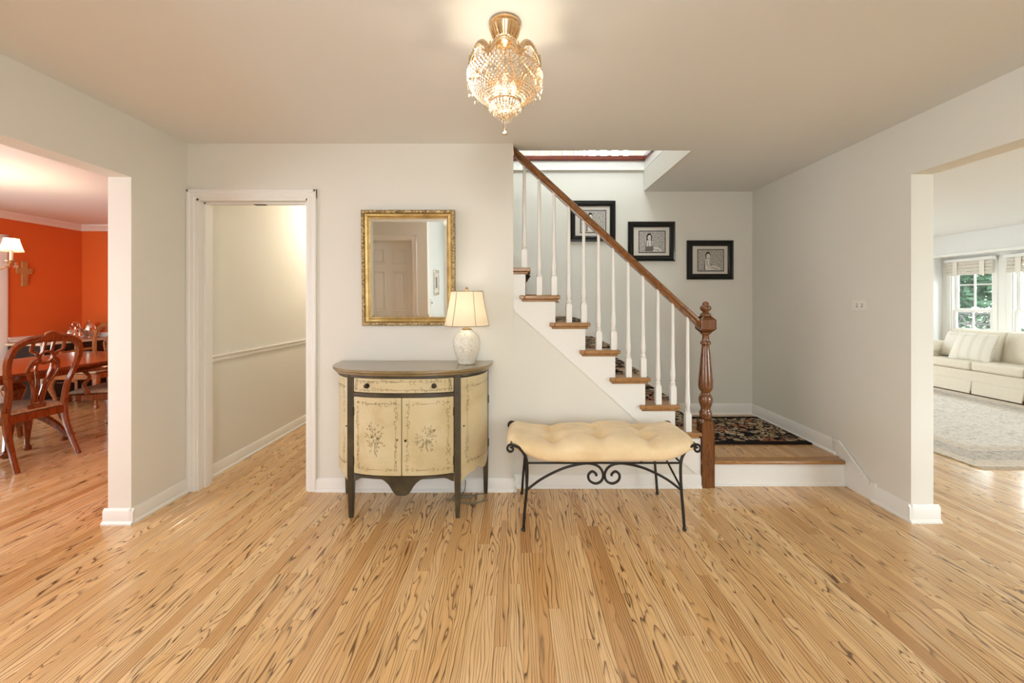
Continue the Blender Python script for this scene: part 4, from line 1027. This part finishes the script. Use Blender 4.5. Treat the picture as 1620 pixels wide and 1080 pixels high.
# cushion
def dip(u, v):
    d = 0
    for tu in (-.5, 0, .5):
        for tv in (-.30, .45): d += .046*math.exp(-(((u-tu)*9)**2+((v-tv)*5)**2))
        d += .020*math.exp(-((u-tu)*17)**2)
    for tv in (.1,): d += .006*math.exp(-((v-tv)*8)**2)
    return d+.003*math.sin(u*7+v*3)
def warp(q):
    e = abs(q.x)/.56; f = abs(q.y)/.24
    lift = .068*max(0, (e-.60)/.40)**1.6-.03*max(0, (e-.9)/.1)**2
    q = Vector((q.x*(1-.05*f**5), q.y*(1-.16*e**8), q.z))
    return Vector((xc+q.x, (by0+by1)/2+q.y-.004+.006*math.sin(q.x*9), SZ+.042+q.z+lift+.010*math.sin(q.x*6+1)*(1 if q.z > 0 else .0)))
q = MB(); q.pillow(.566, .242, .088, 80, 44, 3.2, dip, warp, .60, .34)
o = q.build('bench_cushion', 'cushion_suede', smooth=80, weld=True); tag(o, 'cream tufted suede cushion lying on the iron bench', 'cushion')

# ================================================================== crystal ceiling light
hx, hy = -.038, 1.59
ch = thing('crystal_ceiling_light', (hx, hy, 2.0), 'lit gilt ceiling light with crystal bead basket and hanging ball', 'chandelier')
MB().lathe([(.060, CZ-.001), (.063, CZ-.006), (.062, CZ-.012), (.058, CZ-.016), (.060, CZ-.024), (.056, CZ-.034), (.046, CZ-.056), (.040, CZ-.068), (.046, CZ-.074), (.046, CZ-.080), (.030, CZ-.086), (.012, CZ-.10)], (hx, hy, 0), 36).build('canopy', 'gilt_brass', ch, smooth=30)
q = MB()
for k in range(24):
    a = 2*PI*k/24; q.tube([(hx+.0605*math.cos(a), hy+.0605*math.sin(a), CZ-.020), (hx+.053*math.cos(a), hy+.053*math.sin(a), CZ-.045), (hx+.043*math.cos(a), hy+.043*math.sin(a), CZ-.066)], .0028, 6)
q.build('canopy_fluting', 'gilt_brass', ch)
MB().tube([(hx, hy, CZ-.10), (hx, hy, 2.13)], .005, 8).build('stem', 'gilt_brass', ch)
RC, ZC = .147, 2.235
NA = 8
for k in range(NA):
    a0 = 2*PI*k/NA-PI/2
    # scalloped arch of the crown: outer band + jewelled inner band
    def pt(f, lift, dr):
        a = a0+(f-.5)*2*PI/NA; z = ZC+lift+.062*math.sin(PI*f)**.7; r = RC+dr-.20*(z-ZC)
        return Vector((hx+r*math.cos(a), hy+r*math.sin(a), z))
    q = MB(); q.tube([pt(i/14, 0, 0) for i in range(15)], .006, 8); q.tube([pt(i/14, .016, -.006) for i in range(15)], .0045, 8); q.build('crown_arch', 'gilt_brass', ch, smooth=60)
    q = MB()
    for i in range(1, 14): p = pt(i/14, .008, .003); q.box(p.x-.0035, p.x+.0035, p.y-.0035, p.y+.0035, p.z-.0035, p.z+.0035)
    q.build('arch_jewels', 'crystal', ch)
    a = a0+PI/NA; c_ = Vector((hx+(RC-.004)*math.cos(a), hy+(RC-.004)*math.sin(a), ZC+.010)); q = MB()
    for j in range(-3, 4):
        dv = Vector((-math.sin(a), math.cos(a), 0))*math.sin(j*.33)+Vector((0, 0, 1))*math.cos(j*.33)
        q.tube([c_, c_+dv*.022-Vector((math.cos(a), math.sin(a), 0))*.004, c_+dv*.044-Vector((math.cos(a), math.sin(a), 0))*.010], [.002, .0045, .003], 6)
    q.build('fan_leaf', 'gilt_brass', ch)
    q = MB(); q.tube([(hx+.03*math.cos(a), hy+.03*math.sin(a), CZ-.085), (hx+.09*math.cos(a), hy+.09*math.sin(a), ZC+.06), (c_.x, c_.y, c_.z)], .0035, 6); q.build('arm', 'gilt_brass', ch)
q = MB(); q.tube([(hx+RC*math.cos(2*PI*i/48), hy+RC*math.sin(2*PI*i/48), ZC-.002) for i in range(49)], .0018, 6)
q.tube([(hx+.061*math.cos(2*PI*i/32), hy+.061*math.sin(2*PI*i/32), 2.122) for i in range(33)], .003, 6); q.build('ring', 'gilt_brass', ch)
q = MB(); rnd = random.Random(3)
def bead(p, r): q.octa((p[0]+rnd.uniform(-.0008, .0008), p[1]+rnd.uniform(-.0008, .0008), p[2]), r, r*1.15)
NS = 56
for k in range(NS):
    a = 2*PI*k/NS
    for i in range(17):
        f = i/16; ang = a+(PI/NS if i % 2 else 0)
        r = RC-(RC-.061)*(f**2.1); z = ZC+.045*math.sin(PI*((a+PI/2)*NA/(2*PI)+.5) % PI)*0 - (ZC-2.122)*(f**.80)
        bead((hx+r*math.cos(ang), hy+r*math.sin(ang), z), .0064-.0016*f)
    if k % 2 == 0:
        for i in range(5):   # short strings that fill the scallops of the crown
            fA = (((a+PI/2)/(2*PI)*NA+.5) % 1); top = .062*math.sin(PI*fA)**.7
            if top*(i+1)/5 > .004: bead((hx+(RC-.006)*math.cos(a), hy+(RC-.006)*math.sin(a), ZC+top*(i+.5)/5-.004), .0046)
for k in range(28):
    a = 2*PI*k/28
    for i in range(9):
        f = i/8; r = .061-.045*f**1.6; z = 2.120-.050*f**.8; bead((hx+r*math.cos(a), hy+r*math.sin(a), z), .0042)
o = q.build('bead_strings', 'crystal', ch, smooth=0); o['kind'] = 'stuff'
q = MB()
for k in range(48):
    a = 2*PI*k/48; L_ = .030+.012*(k % 3)
    for j in range(3): q.octa((hx+(RC+.001)*math.cos(a), hy+(RC+.001)*math.sin(a), ZC-.012-L_*j/3), .0036)
    q.octa((hx+(RC+.001)*math.cos(a), hy+(RC+.001)*math.sin(a), ZC-.016-L_), .0042, .011)
for ring, n_, zz in ((.062, 20, 2.108), (.045, 16, 2.092), (.028, 11, 2.074), (.012, 6, 2.062)):
    for k in range(n_): a = 2*PI*(k+.5*(ring < .05))/n_; q.octa((hx+ring*math.cos(a), hy+ring*math.sin(a), zz-.008), .0046, .012)
o = q.build('drop_crystals', 'crystal', ch, smooth=0); o['kind'] = 'stuff'
q = MB()
for i in range(5): q.octa((hx, hy, 2.052-.007*i), .0026, .0034)
q.build('drop_chain', 'crystal', ch, smooth=0)
q = MB(); q.sphere((hx, hy, 2.006), .0125, 10, 7, 1.1); q.build('crystal_ball', 'crystal', ch, smooth=0)
for k in range(3):
    a = 2*PI*k/3+.5; p = (hx+.036*math.cos(a), hy+.036*math.sin(a), 2.19)
    q = MB(); q.lathe([(.006, -.03), (.007, -.01), (.012, .008), (.009, .020), (.002, .032)], p, 12); q.build('bulb', 'bulb_glow', ch)
    lamp('ceiling_light_bulb', 'POINT', (p[0], p[1], p[2]-.01), 1.5, (1, .80, .58), size=.03)
# recess light in the passage (unseen dome on its ceiling)
hl = thing('passage_ceiling_light', (-1.8, 4.7, CZ-.09), 'glass dome light on the passage ceiling', 'ceiling light')
MB().lathe([(.02, CZ-.085), (.08, CZ-.075), (.12, CZ-.045), (.13, CZ-.02)], (-1.8, 4.7, 0), 24).build('dome', 'lamp_linen', hl); MB().lathe([(.135, CZ-.022), (.14, CZ-.012), (.14, CZ-.001)], (-1.8, 4.7, 0), 24).build('rim', 'brass', hl)
lamp('passage_bulb', 'POINT', (-1.8, 4.7, CZ-.12), 30, (1, .85, .68), size=.04)
# ================================================================== dining room furniture
def dining_chair(name, label, group, arms=False, wood='dining_wood'):
    t = thing(name, (0, 0, 0), label, 'chair', group, local=True)
    # local: chair faces +y, back at -y, x sideways
    def bk(u, z, d):            # back plane leans away from the seat
        lean = -.20-.13*max(0, (z-.45)/.6)**1.2
        return Vector((u, lean+d, z))
    for s in (-1, 1):           # rear leg
        q = MB(); pth = catmull([(s*.205, -.32, .0), (s*.198, -.27, .13), (s*.19, -.215, .30), (s*.19, -.20, .46)], 6); q.tube(pth, [.019, .019, .023, .027], 8); q.build('leg', wood, t)
    for s in (-1, 1):           # cabriole front leg with pad foot
        q = MB(); pth = catmull([(s*.235, .215, .40), (s*.262, .245, .34), (s*.262, .246, .26), (s*.240, .222, .14), (s*.236, .220, .055), (s*.25, .236, .028), (s*.252, .240, .0)], 6)
        q.tube(pth, [.030, .040, .030, .020, .016, .028, .024], 10); q.build('leg', wood, t)
    # bowed back frame (posts and top in one bent hoop)
    hoop = [(-.190, .46), (-.188, .54), (-.195, .64), (-.222, .76), (-.234, .87), (-.212, .965), (-.155, 1.012), (-.085, 1.028), (0, 1.035)]
    hoop = hoop+[(-a, b) for a, b in hoop[-2::-1]]
    pth = catmull([(a, b, 0) for a, b in hoop], 5)
    q = MB(); q.ribbon([(p.x, p.y) for p in pth], [.030, .026, .024, .026, .028, .030, .030, .034, .038, .034, .030, .030, .028, .026, .024, .026, .030], .036, bk); q.build('back_frame', wood, t, smooth=50)
    q = MB(); q.prism([(-.12, 1.01), (-.07, 1.045), (-.035, 1.078), (0, 1.090), (.035, 1.078), (.07, 1.045), (.12, 1.01)], 'y', -.350, -.318); q.build('crest', wood, t, .006)
    # pierced splat
    q = MB()
    def strip(pts, w): q.ribbon([(p.x, p.y) for p in catmull([(a, b, 0) for a, b in pts], 6)], w, .022, bk)
    for s in (-1, 1):
        strip([(s*.030, .47), (s*.034, .56), (s*.050, .64), (s*.085, .72), (s*.10, .78), (s*.075, .815), (s*.035, .83), (0, .822)], .013)
        strip([(s*.008, .50), (s*.014, .58), (s*.028, .68), (s*.05, .77), (s*.05, .82)], .009)
        strip([(s*.10, .78), (s*.085, .84), (s*.055, .87), (s*.07, .91), (s*.105, .935), (s*.10, 1.015)], .012)
        strip([(s*.052, .875), (s*.03, .93), (s*.03, 1.02)], .010)
    q.ribbon([(.045*math.cos(a*PI/10), .875+.045*math.sin(a*PI/10)) for a in range(20)], .010, .024, bk, closed=True)
    strip([(-.055, .465), (.055, .465)], .022)
    q.build('splat', wood, t, smooth=50)
    # seat frame and slip seat
    outline = [(-.20, -.22), (-.235, 0), (-.262, .20), (-.24, .245), (0, .265), (.24, .245), (.262, .20), (.235, 0), (.20, -.22)]
    q = MB(); q.prism(outline, 'z', .365, .430); q.prism([(-.03, .266), (.03, .266), (.05, .250), (-.05, .250)], 'z', .335, .366); q.build('seat_rail', wood, t, .006)
    q = MB()
    def wp(p):
        k = .86+.14*(p.y+.225)/.45; return Vector((p.x*k, p.y+.012, .437+p.z))
    q.pillow(.238, .225, .040, 20, 20, 6, None, wp, .25); q.build('seat', 'seat_fabric', t, smooth=70, weld=True)
    if arms:
        for s in (-1, 1):
            q = MB(); q.tube(catmull([(s*.235, -.26, .70), (s*.285, -.12, .69), (s*.30, .02, .675), (s*.285, .10, .68), (s*.26, .13, .665)], 6), [.018, .020, .019, .022, .016], 8)
            q.tube(catmull([(s*.285, .06, .672), (s*.265, .02, .60), (s*.285, .05, .53), (s*.262, .04, .44)], 6), [.017, .015, .017, .020], 8); q.build('arm', wood, t)
    return t
g = 'carved dining chairs'
c1 = dining_chair('dining_chair', 'carved dining chair with pierced splat seen whole beside the jamb', g)
def place(o, x, y, rz): o.location = (x, y, 0); o.rotation_euler = (0, 0, rz)
# rz: chair faces +y rotated by rz; facing -x is +90 degrees
place(c1, -4.155, 3.31, math.radians(86))
c2 = copy_tree(c1); c2['label'] = 'dining chair cut by the left edge of the photograph'; place(c2, -4.10, 2.62, math.radians(90))
c3 = dining_chair('dining_armchair', 'dining armchair half hidden by the jamb at the near side of the table', g, True); place(c3, -4.14, 4.12, math.radians(100))
c4 = dining_chair('dining_armchair', 'lighter dining armchair standing in the far corner by the silver', g, True, 'dining_wood_light'); place(c4, -5.47, 5.17, math.radians(184))
# table
tb = thing('dining_table', (-4.53, 3.3, 0), 'polished reddish dining table in the orange room', 'table')
q = MB(); pts = []
for (cx_, cy_, a0) in ((-4.10, 4.55, 0), (-4.96, 4.55, PI/2), (-4.96, 2.15, PI), (-4.10, 2.15, 1.5*PI)):
    pts += [(cx_+.10*math.cos(a0+i*PI/12), cy_+.10*math.sin(a0+i*PI/12)) for i in range(7)]
q.prism(pts, 'z', .725, .752); q.build('table_top', 'dining_wood', tb, .008, seg=3)
q = MB(); q.box(-4.93, -4.13, 2.18, 4.52, .655, .724); q.build('apron', 'dining_wood', tb, .004)
for yy in (2.55, 3.6):
    q = MB(); q.lathe([(.05, .20), (.085, .24), (.075, .30), (.045, .36), (.055, .46), (.08, .54), (.05, .60), (.12, .655)], (-4.53, yy, 0), 20); q.build('pedestal', 'dining_wood', tb)
    for k in range(4):
        a = PI/4+k*PI/2; q = MB(); q.tube(catmull([(-4.53+d*math.cos(a), yy+d*math.sin(a), z) for d, z in ((.03, .26), (.12, .29), (.24, .18), (.32, .06), (.37, .035))], 6), [.04, .036, .03, .026, .030], 8); q.build('foot', 'dining_wood', tb)
# sideboard against the left wall near the corner
sb = thing('sideboard', (-6.05, 5.3, 0), 'black sideboard with pale edges under the silver in the dining corner', 'sideboard')
fx = -5.86
MB().box(-6.26, fx, 4.93, 5.74, .10, .785).build('body', 'black_wood', sb, .004)
MB().box(-6.28, fx+.02, 4.90, 5.76, .786, .812).build('top', 'ivory_paint', sb, .004)
for yy in (4.92, 5.30, 5.715): MB().box(fx, fx+.012, yy, yy+.03, .0, .785).build('pilaster', 'ivory_paint', sb, .003)
for (a, b) in ((4.96, 5.295), (5.335, 5.71)):
    for i, (z0, z1) in enumerate(((.62, .76), (.46, .60), (.15, .44))):
        d = MB().box(fx, fx+.010, a, b, z0, z1).build('drawer', 'black_wood', sb, .004)
        MB().tube([(fx+.014, (a+b)/2-.045, (z0+z1)/2), (fx+.022, (a+b)/2, (z0+z1)/2-.012), (fx+.014, (a+b)/2+.045, (z0+z1)/2)], .004, 6).build('handle', 'silver', d)
for yy in (4.96, 5.70): MB().box(-6.22, -6.18, yy-.02, yy+.02, 0, .10).build('foot', 'black_wood', sb)
# silver on the sideboard
def vessel(name, label, x, y, prof, handle=True, spout=True, sc_=1.0):
    t = thing(name, (x, y, .8125), label, 'silverware', 'silver on the sideboard')
    MB().lathe([(r*sc_, z*sc_) for r, z in prof], (x, y, .8125), 20).build('body', 'silver', t)
    H = prof[-1][1]*sc_
    if handle: MB().tube(catmull([(x+.03*sc_, y+.05*sc_, .8125+H*.75), (x+.05*sc_, y+.10*sc_, .8125+H*.8), (x+.05*sc_, y+.105*sc_, .8125+H*.45), (x+.03*sc_, y+.06*sc_, .8125+H*.3)], 6), .006, 6).build('handle', 'silver', t)
    if spout: MB().tube(catmull([(x-.01, y-.05*sc_, .8125+H*.3), (x-.01, y-.095*sc_, .8125+H*.5), (x-.01, y-.12*sc_, .8125+H*.82)], 6), [.014, .010, .006], 6).build('spout', 'silver', t)
    return t
pot = [(.045, 0), (.05, .012), (.03, .025), (.055, .05), (.070, .09), (.066, .13), (.048, .155), (.05, .160), (.03, .178), (.012, .186), (.016, .20), (.008, .212), (.001, .215)]
vessel('silver_coffee_pot', 'tall silver coffee pot with long spout on the sideboard', -6.0, 5.62, [(r*.95, z*1.25) for r, z in pot])
vessel('silver_sugar_bowl', 'small silver lidded bowl behind the coffee pot', -6.16, 5.52, pot, True, False, .8)
cs = thing('silver_cruet_stand', (-5.98, 5.42, .8125), 'silver cruet stand with loop handle on the sideboard', 'silverware', 'silver on the sideboard')
x_, y_ = -5.98, 5.42
q = MB(); q.lathe([(.075, .012), (.078, .016), (.078, .055), (.075, .058)], (x_, y_, .8125), 20, cap=False); q.build('gallery', 'silver', cs)
MB().lathe([(.08, 0), (.08, .008), (.075, .012), (.01, .013)], (x_, y_, .8125), 20).build('tray', 'silver', cs)
for k in range(4):
    a = PI/4+k*PI/2; MB().lathe([(.022, .014), (.026, .03), (.026, .08), (.010, .105), (.012, .12), (.014, .135), (.004, .145)], (x_+.042*math.cos(a), y_+.042*math.sin(a), .8125), 12).build('bottle', 'silver', cs)
q = MB(); q.tube([(x_, y_, .82), (x_, y_, .99)], .005, 6); q.tube([(x_, y_+.035*math.cos(i*PI/8), 1.02+.035*math.sin(i*PI/8)) for i in range(17)], .005, 6); q.build('loop_handle', 'silver', cs)
# cross on the orange wall
cr = MB(); yy, zz = 5.11, 1.715
cr.prism([(yy-.030, zz-.19), (yy+.034, zz-.19), (yy+.034, zz-.055), (yy+.030, zz-.03), (yy+.083, zz-.03), (yy+.083, zz+.045), (yy+.030, zz+.045), (yy+.030, zz+.13), (yy-.030, zz+.13), (yy-.030, zz+.045), (yy-.083, zz+.045), (yy-.083, zz-.03), (yy-.030, zz-.03)], 'x', -6.299, -6.28)
tag(cr.build('wall_cross', 'cross_wood', None, .004), 'small carved wooden cross on the orange wall', 'cross')
# dining chandelier: brass arms with little shades
dcx, dcy = -4.56, 3.27
dch = thing('dining_chandelier', (dcx, dcy, 1.6), 'brass chandelier with lit fabric shades at the left photo edge', 'chandelier')
MB().lathe([(.06, CZ-.001), (.055, CZ-.02), (.01, CZ-.03), (.008, 2.0), (.02, 1.95), (.035, 1.88), (.02, 1.80), (.03, 1.72), (.045, 1.68), (.03, 1.63), (.008, 1.60), (.012, 1.58), (.001, 1.565)], (dcx, dcy, 0), 16).build('column', 'brass', dch)
AR = .27
for k in range(5):
    a = math.radians(42)+k*2*PI/5; ca, sa = math.cos(a), math.sin(a)
    P = lambda r, z: (dcx+r*ca, dcy+r*sa, z)
    arm = MB().tube(catmull([P(.03, 1.70), P(.10, 1.61), P(.19, 1.60), P(.25, 1.64), P(AR, 1.68)], 6), .006, 8).build('arm', 'brass', dch)
    MB().lathe([(.012, 1.672), (.036, 1.680), (.038, 1.685), (.012, 1.689)], P(AR, 0)[:2]+(0,), 16).build('drip_pan', 'brass', arm)
    MB().lathe([(.012, 1.689), (.012, 1.775), (.002, 1.776)], P(AR, 0)[:2]+(0,), 12).build('candle_sleeve', 'candle', arm)
    make_shade(arm, (P(AR, 0)[0], P(AR, 0)[1], 1.765), .074, .044, .112, 'shade_braid', 'shade', 30, 'lamp_linen', .0014)
    q = MB()
    for j in range(6):
        b = 2*PI*j/6; q.octa((P(AR, 0)[0]+.034*math.cos(b), P(AR, 0)[1]+.034*math.sin(b), 1.664-.004), .006, .012); q.octa((P(AR, 0)[0]+.034*math.cos(b), P(AR, 0)[1]+.034*math.sin(b), 1.638), .009, .018)
    o = q.build('drop_crystals', 'crystal', arm, smooth=0)
    MB().lathe([(.006, 1.776), (.012, 1.80), (.014, 1.82), (.006, 1.845), (.001, 1.852)], P(AR, 0)[:2]+(0,), 10).build('bulb', 'bulb_glow', arm)
    lamp('dining_bulb', 'POINT', P(AR, 1.850), 5.5, (1, .74, .45), size=.015)

# ================================================================== living room
so = thing('sofa', (6.9, 5.37, 0), 'cream skirted sofa below the bay window', 'sofa')
SX = 6.50; SY0, SY1 = 4.24, 6.52
MB().box(SX+.02, 7.30, SY0+.02, SY1-.02, .05, .345).build('base', 'sofa_fabric', so, .02, seg=3)
# skirt panels with pleat gaps
ys_ = [SY0, 4.47, 5.09, 5.68, 6.30, SY1]
for i in range(5):
    a, b = ys_[i]+.003, ys_[i+1]-.003
    q = MB(); q.add([(SX+.018, a, .20), (SX+.018, b, .20), (SX-.004, b-.012, .022), (SX-.004, a+.012, .022), (SX+.03, a, .20), (SX+.03, b, .20), (SX+.012, b-.012, .022), (SX+.012, a+.012, .022)], [(0, 1, 2, 3), (7, 6, 5, 4), (0, 4, 5, 1), (1, 5, 6, 2), (2, 6, 7, 3), (3, 7, 4, 0)]); q.build('skirt_panel', 'sofa_fabric', so)
    if i: MB().box(SX+.028, SX+.036, ys_[i]-.03, ys_[i]+.03, .022, .20).build('pleat_lining', 'sofa_lining', so)
MB().tube([(SX+.018, SY0, .203), (SX+.018, SY1, .203)], .005, 6).build('welt', 'sofa_fabric', so)
def soft(cx_, cy_, cz_, sx, sy, h, p=7, rot=None):
    q = MB(); R_ = rot or Matrix.Identity(3)
    q.pillow(sx, sy, h, 22, 22, p, None, lambda v: R_ @ v+Vector((cx_, cy_, cz_)), 1.0); return q
for (a, b) in ((4.47, 5.09), (5.09, 5.68), (5.68, 6.30)):
    q = MB(); q.box(SX-.01, 7.12, a+.004, b-.004, .348, .475); q.build('seat_cushion', 'sofa_fabric', so, .035, seg=4)
Rb = Matrix.Rotation(math.radians(-78), 3, 'Y')
for (a, b) in ((4.47, 5.09), (5.09, 5.68), (5.68, 6.30)):
    soft(7.02, (a+b)/2, .66, .24, (b-a)/2+.005, .11, 5, Rb).build('back_cushion', 'sofa_fabric', so, smooth=70, weld=True)
q = MB(); q.box(7.10, 7.30, SY0+.03, SY1-.03, .34, .80); q.tube([(7.17, SY0+.03, .81), (7.17, SY1-.03, .81)], .085, 16); q.build('back', 'sofa_fabric', so, .03, seg=3)
for (a, b) in ((SY0, 4.465), (6.305, SY1)):
    q = MB(); q.box(SX+.0, 7.28, a+.03, b-.03, .34, .60); q.tube([(SX-.015, (a+b)/2, .60), (7.25, (a+b)/2, .60)], .105, 16); q.build('arm', 'sofa_fabric', so, .015)
def pillow_obj(name, label, mat, x, y, z, s, tilt, yaw, h=.075):
    t = thing(name, (x, y, z), label, 'pillow', 'pillows on the sofa', local=True)
    q = MB(); q.pillow(s, s*.86, h, 24, 24, 2.6, None, lambda v: Vector((v.x*(1-.10*(1-abs(v.y)/s)), v.y*(1-.06*(1-abs(v.x)/s)), v.z))); q.build('pillow_body', mat, t, smooth=80, weld=True)
    t.rotation_euler = (math.radians(tilt), 0, math.radians(yaw)); return t
p1 = pillow_obj('sofa_pillow', 'plain cream pillow leaning on the sofa arm, behind the striped one', 'pillow_fabric', 6.83, 6.14, .67, .23, 72, -98)
p2 = pillow_obj('sofa_pillow', 'cream pillow with fine stripes and fringed side on the sofa', 'stripe_pillow', 6.74, 5.86, .66, .25, 66, -84)
q = MB(); rnd = random.Random(5)
for i in range(60):
    v = -.20+.40*i/59
    for sx in (.236,):
        q.tube([(sx, v*.95, 0), (sx+.016, v*.95+rnd.uniform(-.003, .003), .004), (sx+.030, v*.95+rnd.uniform(-.008, .008), .0)], .0022, 4)
o = q.build('fringe', 'white_fringe', p2, smooth=0); o['kind'] = 'stuff'
# rug with fringe
rg = thing('living_rug', (5.05, 4.85, 0), 'pale cream and grey patterned rug in front of the sofa', 'rug')
OFF[rg.name] = Vector((0, 0, 0)); rg.location = (5.05, 4.85, 0)
MB().box(-1.35, 1.42, -1.65, 1.65, .0005, .012).build('pile', 'pale_rug', rg, .003)
q = MB(); rnd = random.Random(8)
for i in range(260):
    x = -1.34+2.75*i/259; q.tube([(x, -1.65, .007), (x+rnd.uniform(-.006, .006), -1.675, .006), (x+rnd.uniform(-.014, .014), -1.70-rnd.uniform(0, .014), .003)], .0025, 4)
o = q.build('fringe', 'white_fringe', rg, smooth=0); o['kind'] = 'stuff'
# woven roman shades
for nm, a, b, lb in (('roman_shade', 6.33, 7.01, 'woven roman shade with cream tapes over the left bay window'), ('roman_shade', 5.47, 6.15, 'woven roman shade over the bay window at the photo edge'), ('roman_shade', 4.59, 5.27, 'woven roman shade just beyond the photograph')):
    t = thing(nm, (BX-.06, (a+b)/2, 1.76), lb, 'window shade', 'roman shades in the bay')
    MB().box(BX-.075, BX-.02, a-.02, b+.02, 2.005, 2.06).build('headrail', 'trim_white', t, .004)
    q = MB()
    for i in range(4): z = 1.78+.055*i; q.prism([(BX-.035, z), (BX-.062+.004*i, z+.004), (BX-.056, z+.052), (BX-.03, z+.052)], 'y', a, b)
    q.build('folds', 'woven_blind', t, .002)
    for f in (.2, .78): yy = a+(b-a)*f; MB().box(BX-.068, BX-.0645, yy-.035, yy+.035, 1.765, 2.004).build('tape', 'pillow_fabric', t)
# ================================================================== outside the bay
struct('ground', MB().box(7.85, 60, -30, 45, -.6, -.5), 'grass', 'lawn outside the bay window', 'ground')
struct('porch_floor', MB().box(7.76, 9.6, 2.0, 12, -.5, -.05), 'concrete', 'porch slab outside the bay window', 'porch')
rl = thing('porch_railing', (9.3, 7.0, -.05), 'dark iron railing with ring ornaments outside the bay window', 'railing')
for z in (.10, .88, 1.10): MB().box(9.28, 9.32, 3.0, 11.5, z-.015, z+.015).build('rail', 'iron', rl)
bars = None
for i in range(70):
    y = 3.05+i*.12
    if bars is None: bars = MB().box(-.011, .011, -.011, .011, .115, .865).build('bar', 'iron', None, origin=(0, 0, 0)); o = bars
    else: o = bars.copy(); COL.objects.link(o)
    o.parent = rl; o.location = Vector((9.3, y, 0))-OFF[rl.name]
rg_ = None
for i in range(40):
    y = 3.12+i*.21
    if rg_ is None:
        q = MB(); q.tube([(0, .088*math.cos(k*PI/10), .088*math.sin(k*PI/10)) for k in range(21)], .015, 6); rg_ = q.build('ring', 'iron', None, origin=(0, 0, 0)); o = rg_
    else: o = rg_.copy(); COL.objects.link(o)
    o.parent = rl; o.location = Vector((9.3, y, .99))-OFF[rl.name]
def tree(x, y, h, r, label, mat, seed, low=.25, n=4200):
    rnd = random.Random(seed); t = thing('garden_tree', (x, y, -.5), label, 'tree', 'trees beyond the railing')
    MB().tube(catmull([(x, y, -.5), (x+.08, y-.05, h*.3), (x-.05, y+.08, h*.6), (x, y, h*.85)], 5), [.16, .12, .09, .03], 8).build('trunk', 'bark', t)
    q = MB(); vs = []; fs = []
    cl = [(x+rnd.gauss(0, r*.45), y+rnd.gauss(0, r*.5), rnd.uniform(h*low, h), rnd.uniform(.45, .95)*r*.55) for _ in range(26)]
    for i in range(n):
        cx_, cy_, cz_, cr_ = rnd.choice(cl); d = Vector((rnd.gauss(0, 1), rnd.gauss(0, 1), rnd.gauss(0, 1))).normalized()*cr_*rnd.uniform(.5, 1)
        c_ = Vector((cx_, cy_, cz_))+d; a = Vector((rnd.gauss(0, 1), rnd.gauss(0, 1), rnd.gauss(0, 1))).normalized(); b = a.orthogonal().normalized(); s_ = rnd.uniform(.10, .21)
        k = len(vs); vs += [c_-a*s_, c_+b*s_*.5, c_+a*s_, c_-b*s_*.5]; fs.append((k, k+1, k+2, k+3))
    q.add(vs, fs); o = q.build('foliage', mat, t, smooth=0); o['kind'] = 'stuff'
tree(14.5, 13.4, 5.5, 2.1, 'leafy green tree seen through the left bay window', 'leaf_green', 11, .1)
tree(20.5, 19.2, 7.5, 2.9, 'pale green tree farther behind in the left bay window', 'leaf_pale', 12, .02, 5200)
tree(15.5, 8.4, 6.0, 1.7, 'leafy tree seen through the bay window at the photo edge', 'leaf_pale', 13, .1)
tree(22, 26.5, 8.5, 2.4, 'tall tree at the left behind the railing', 'leaf_green', 14, .03, 4600)
tree(22.5, 12.2, 8.5, 2.2, 'tall tree behind the window at the photo edge', 'leaf_green', 15, .03, 4600)
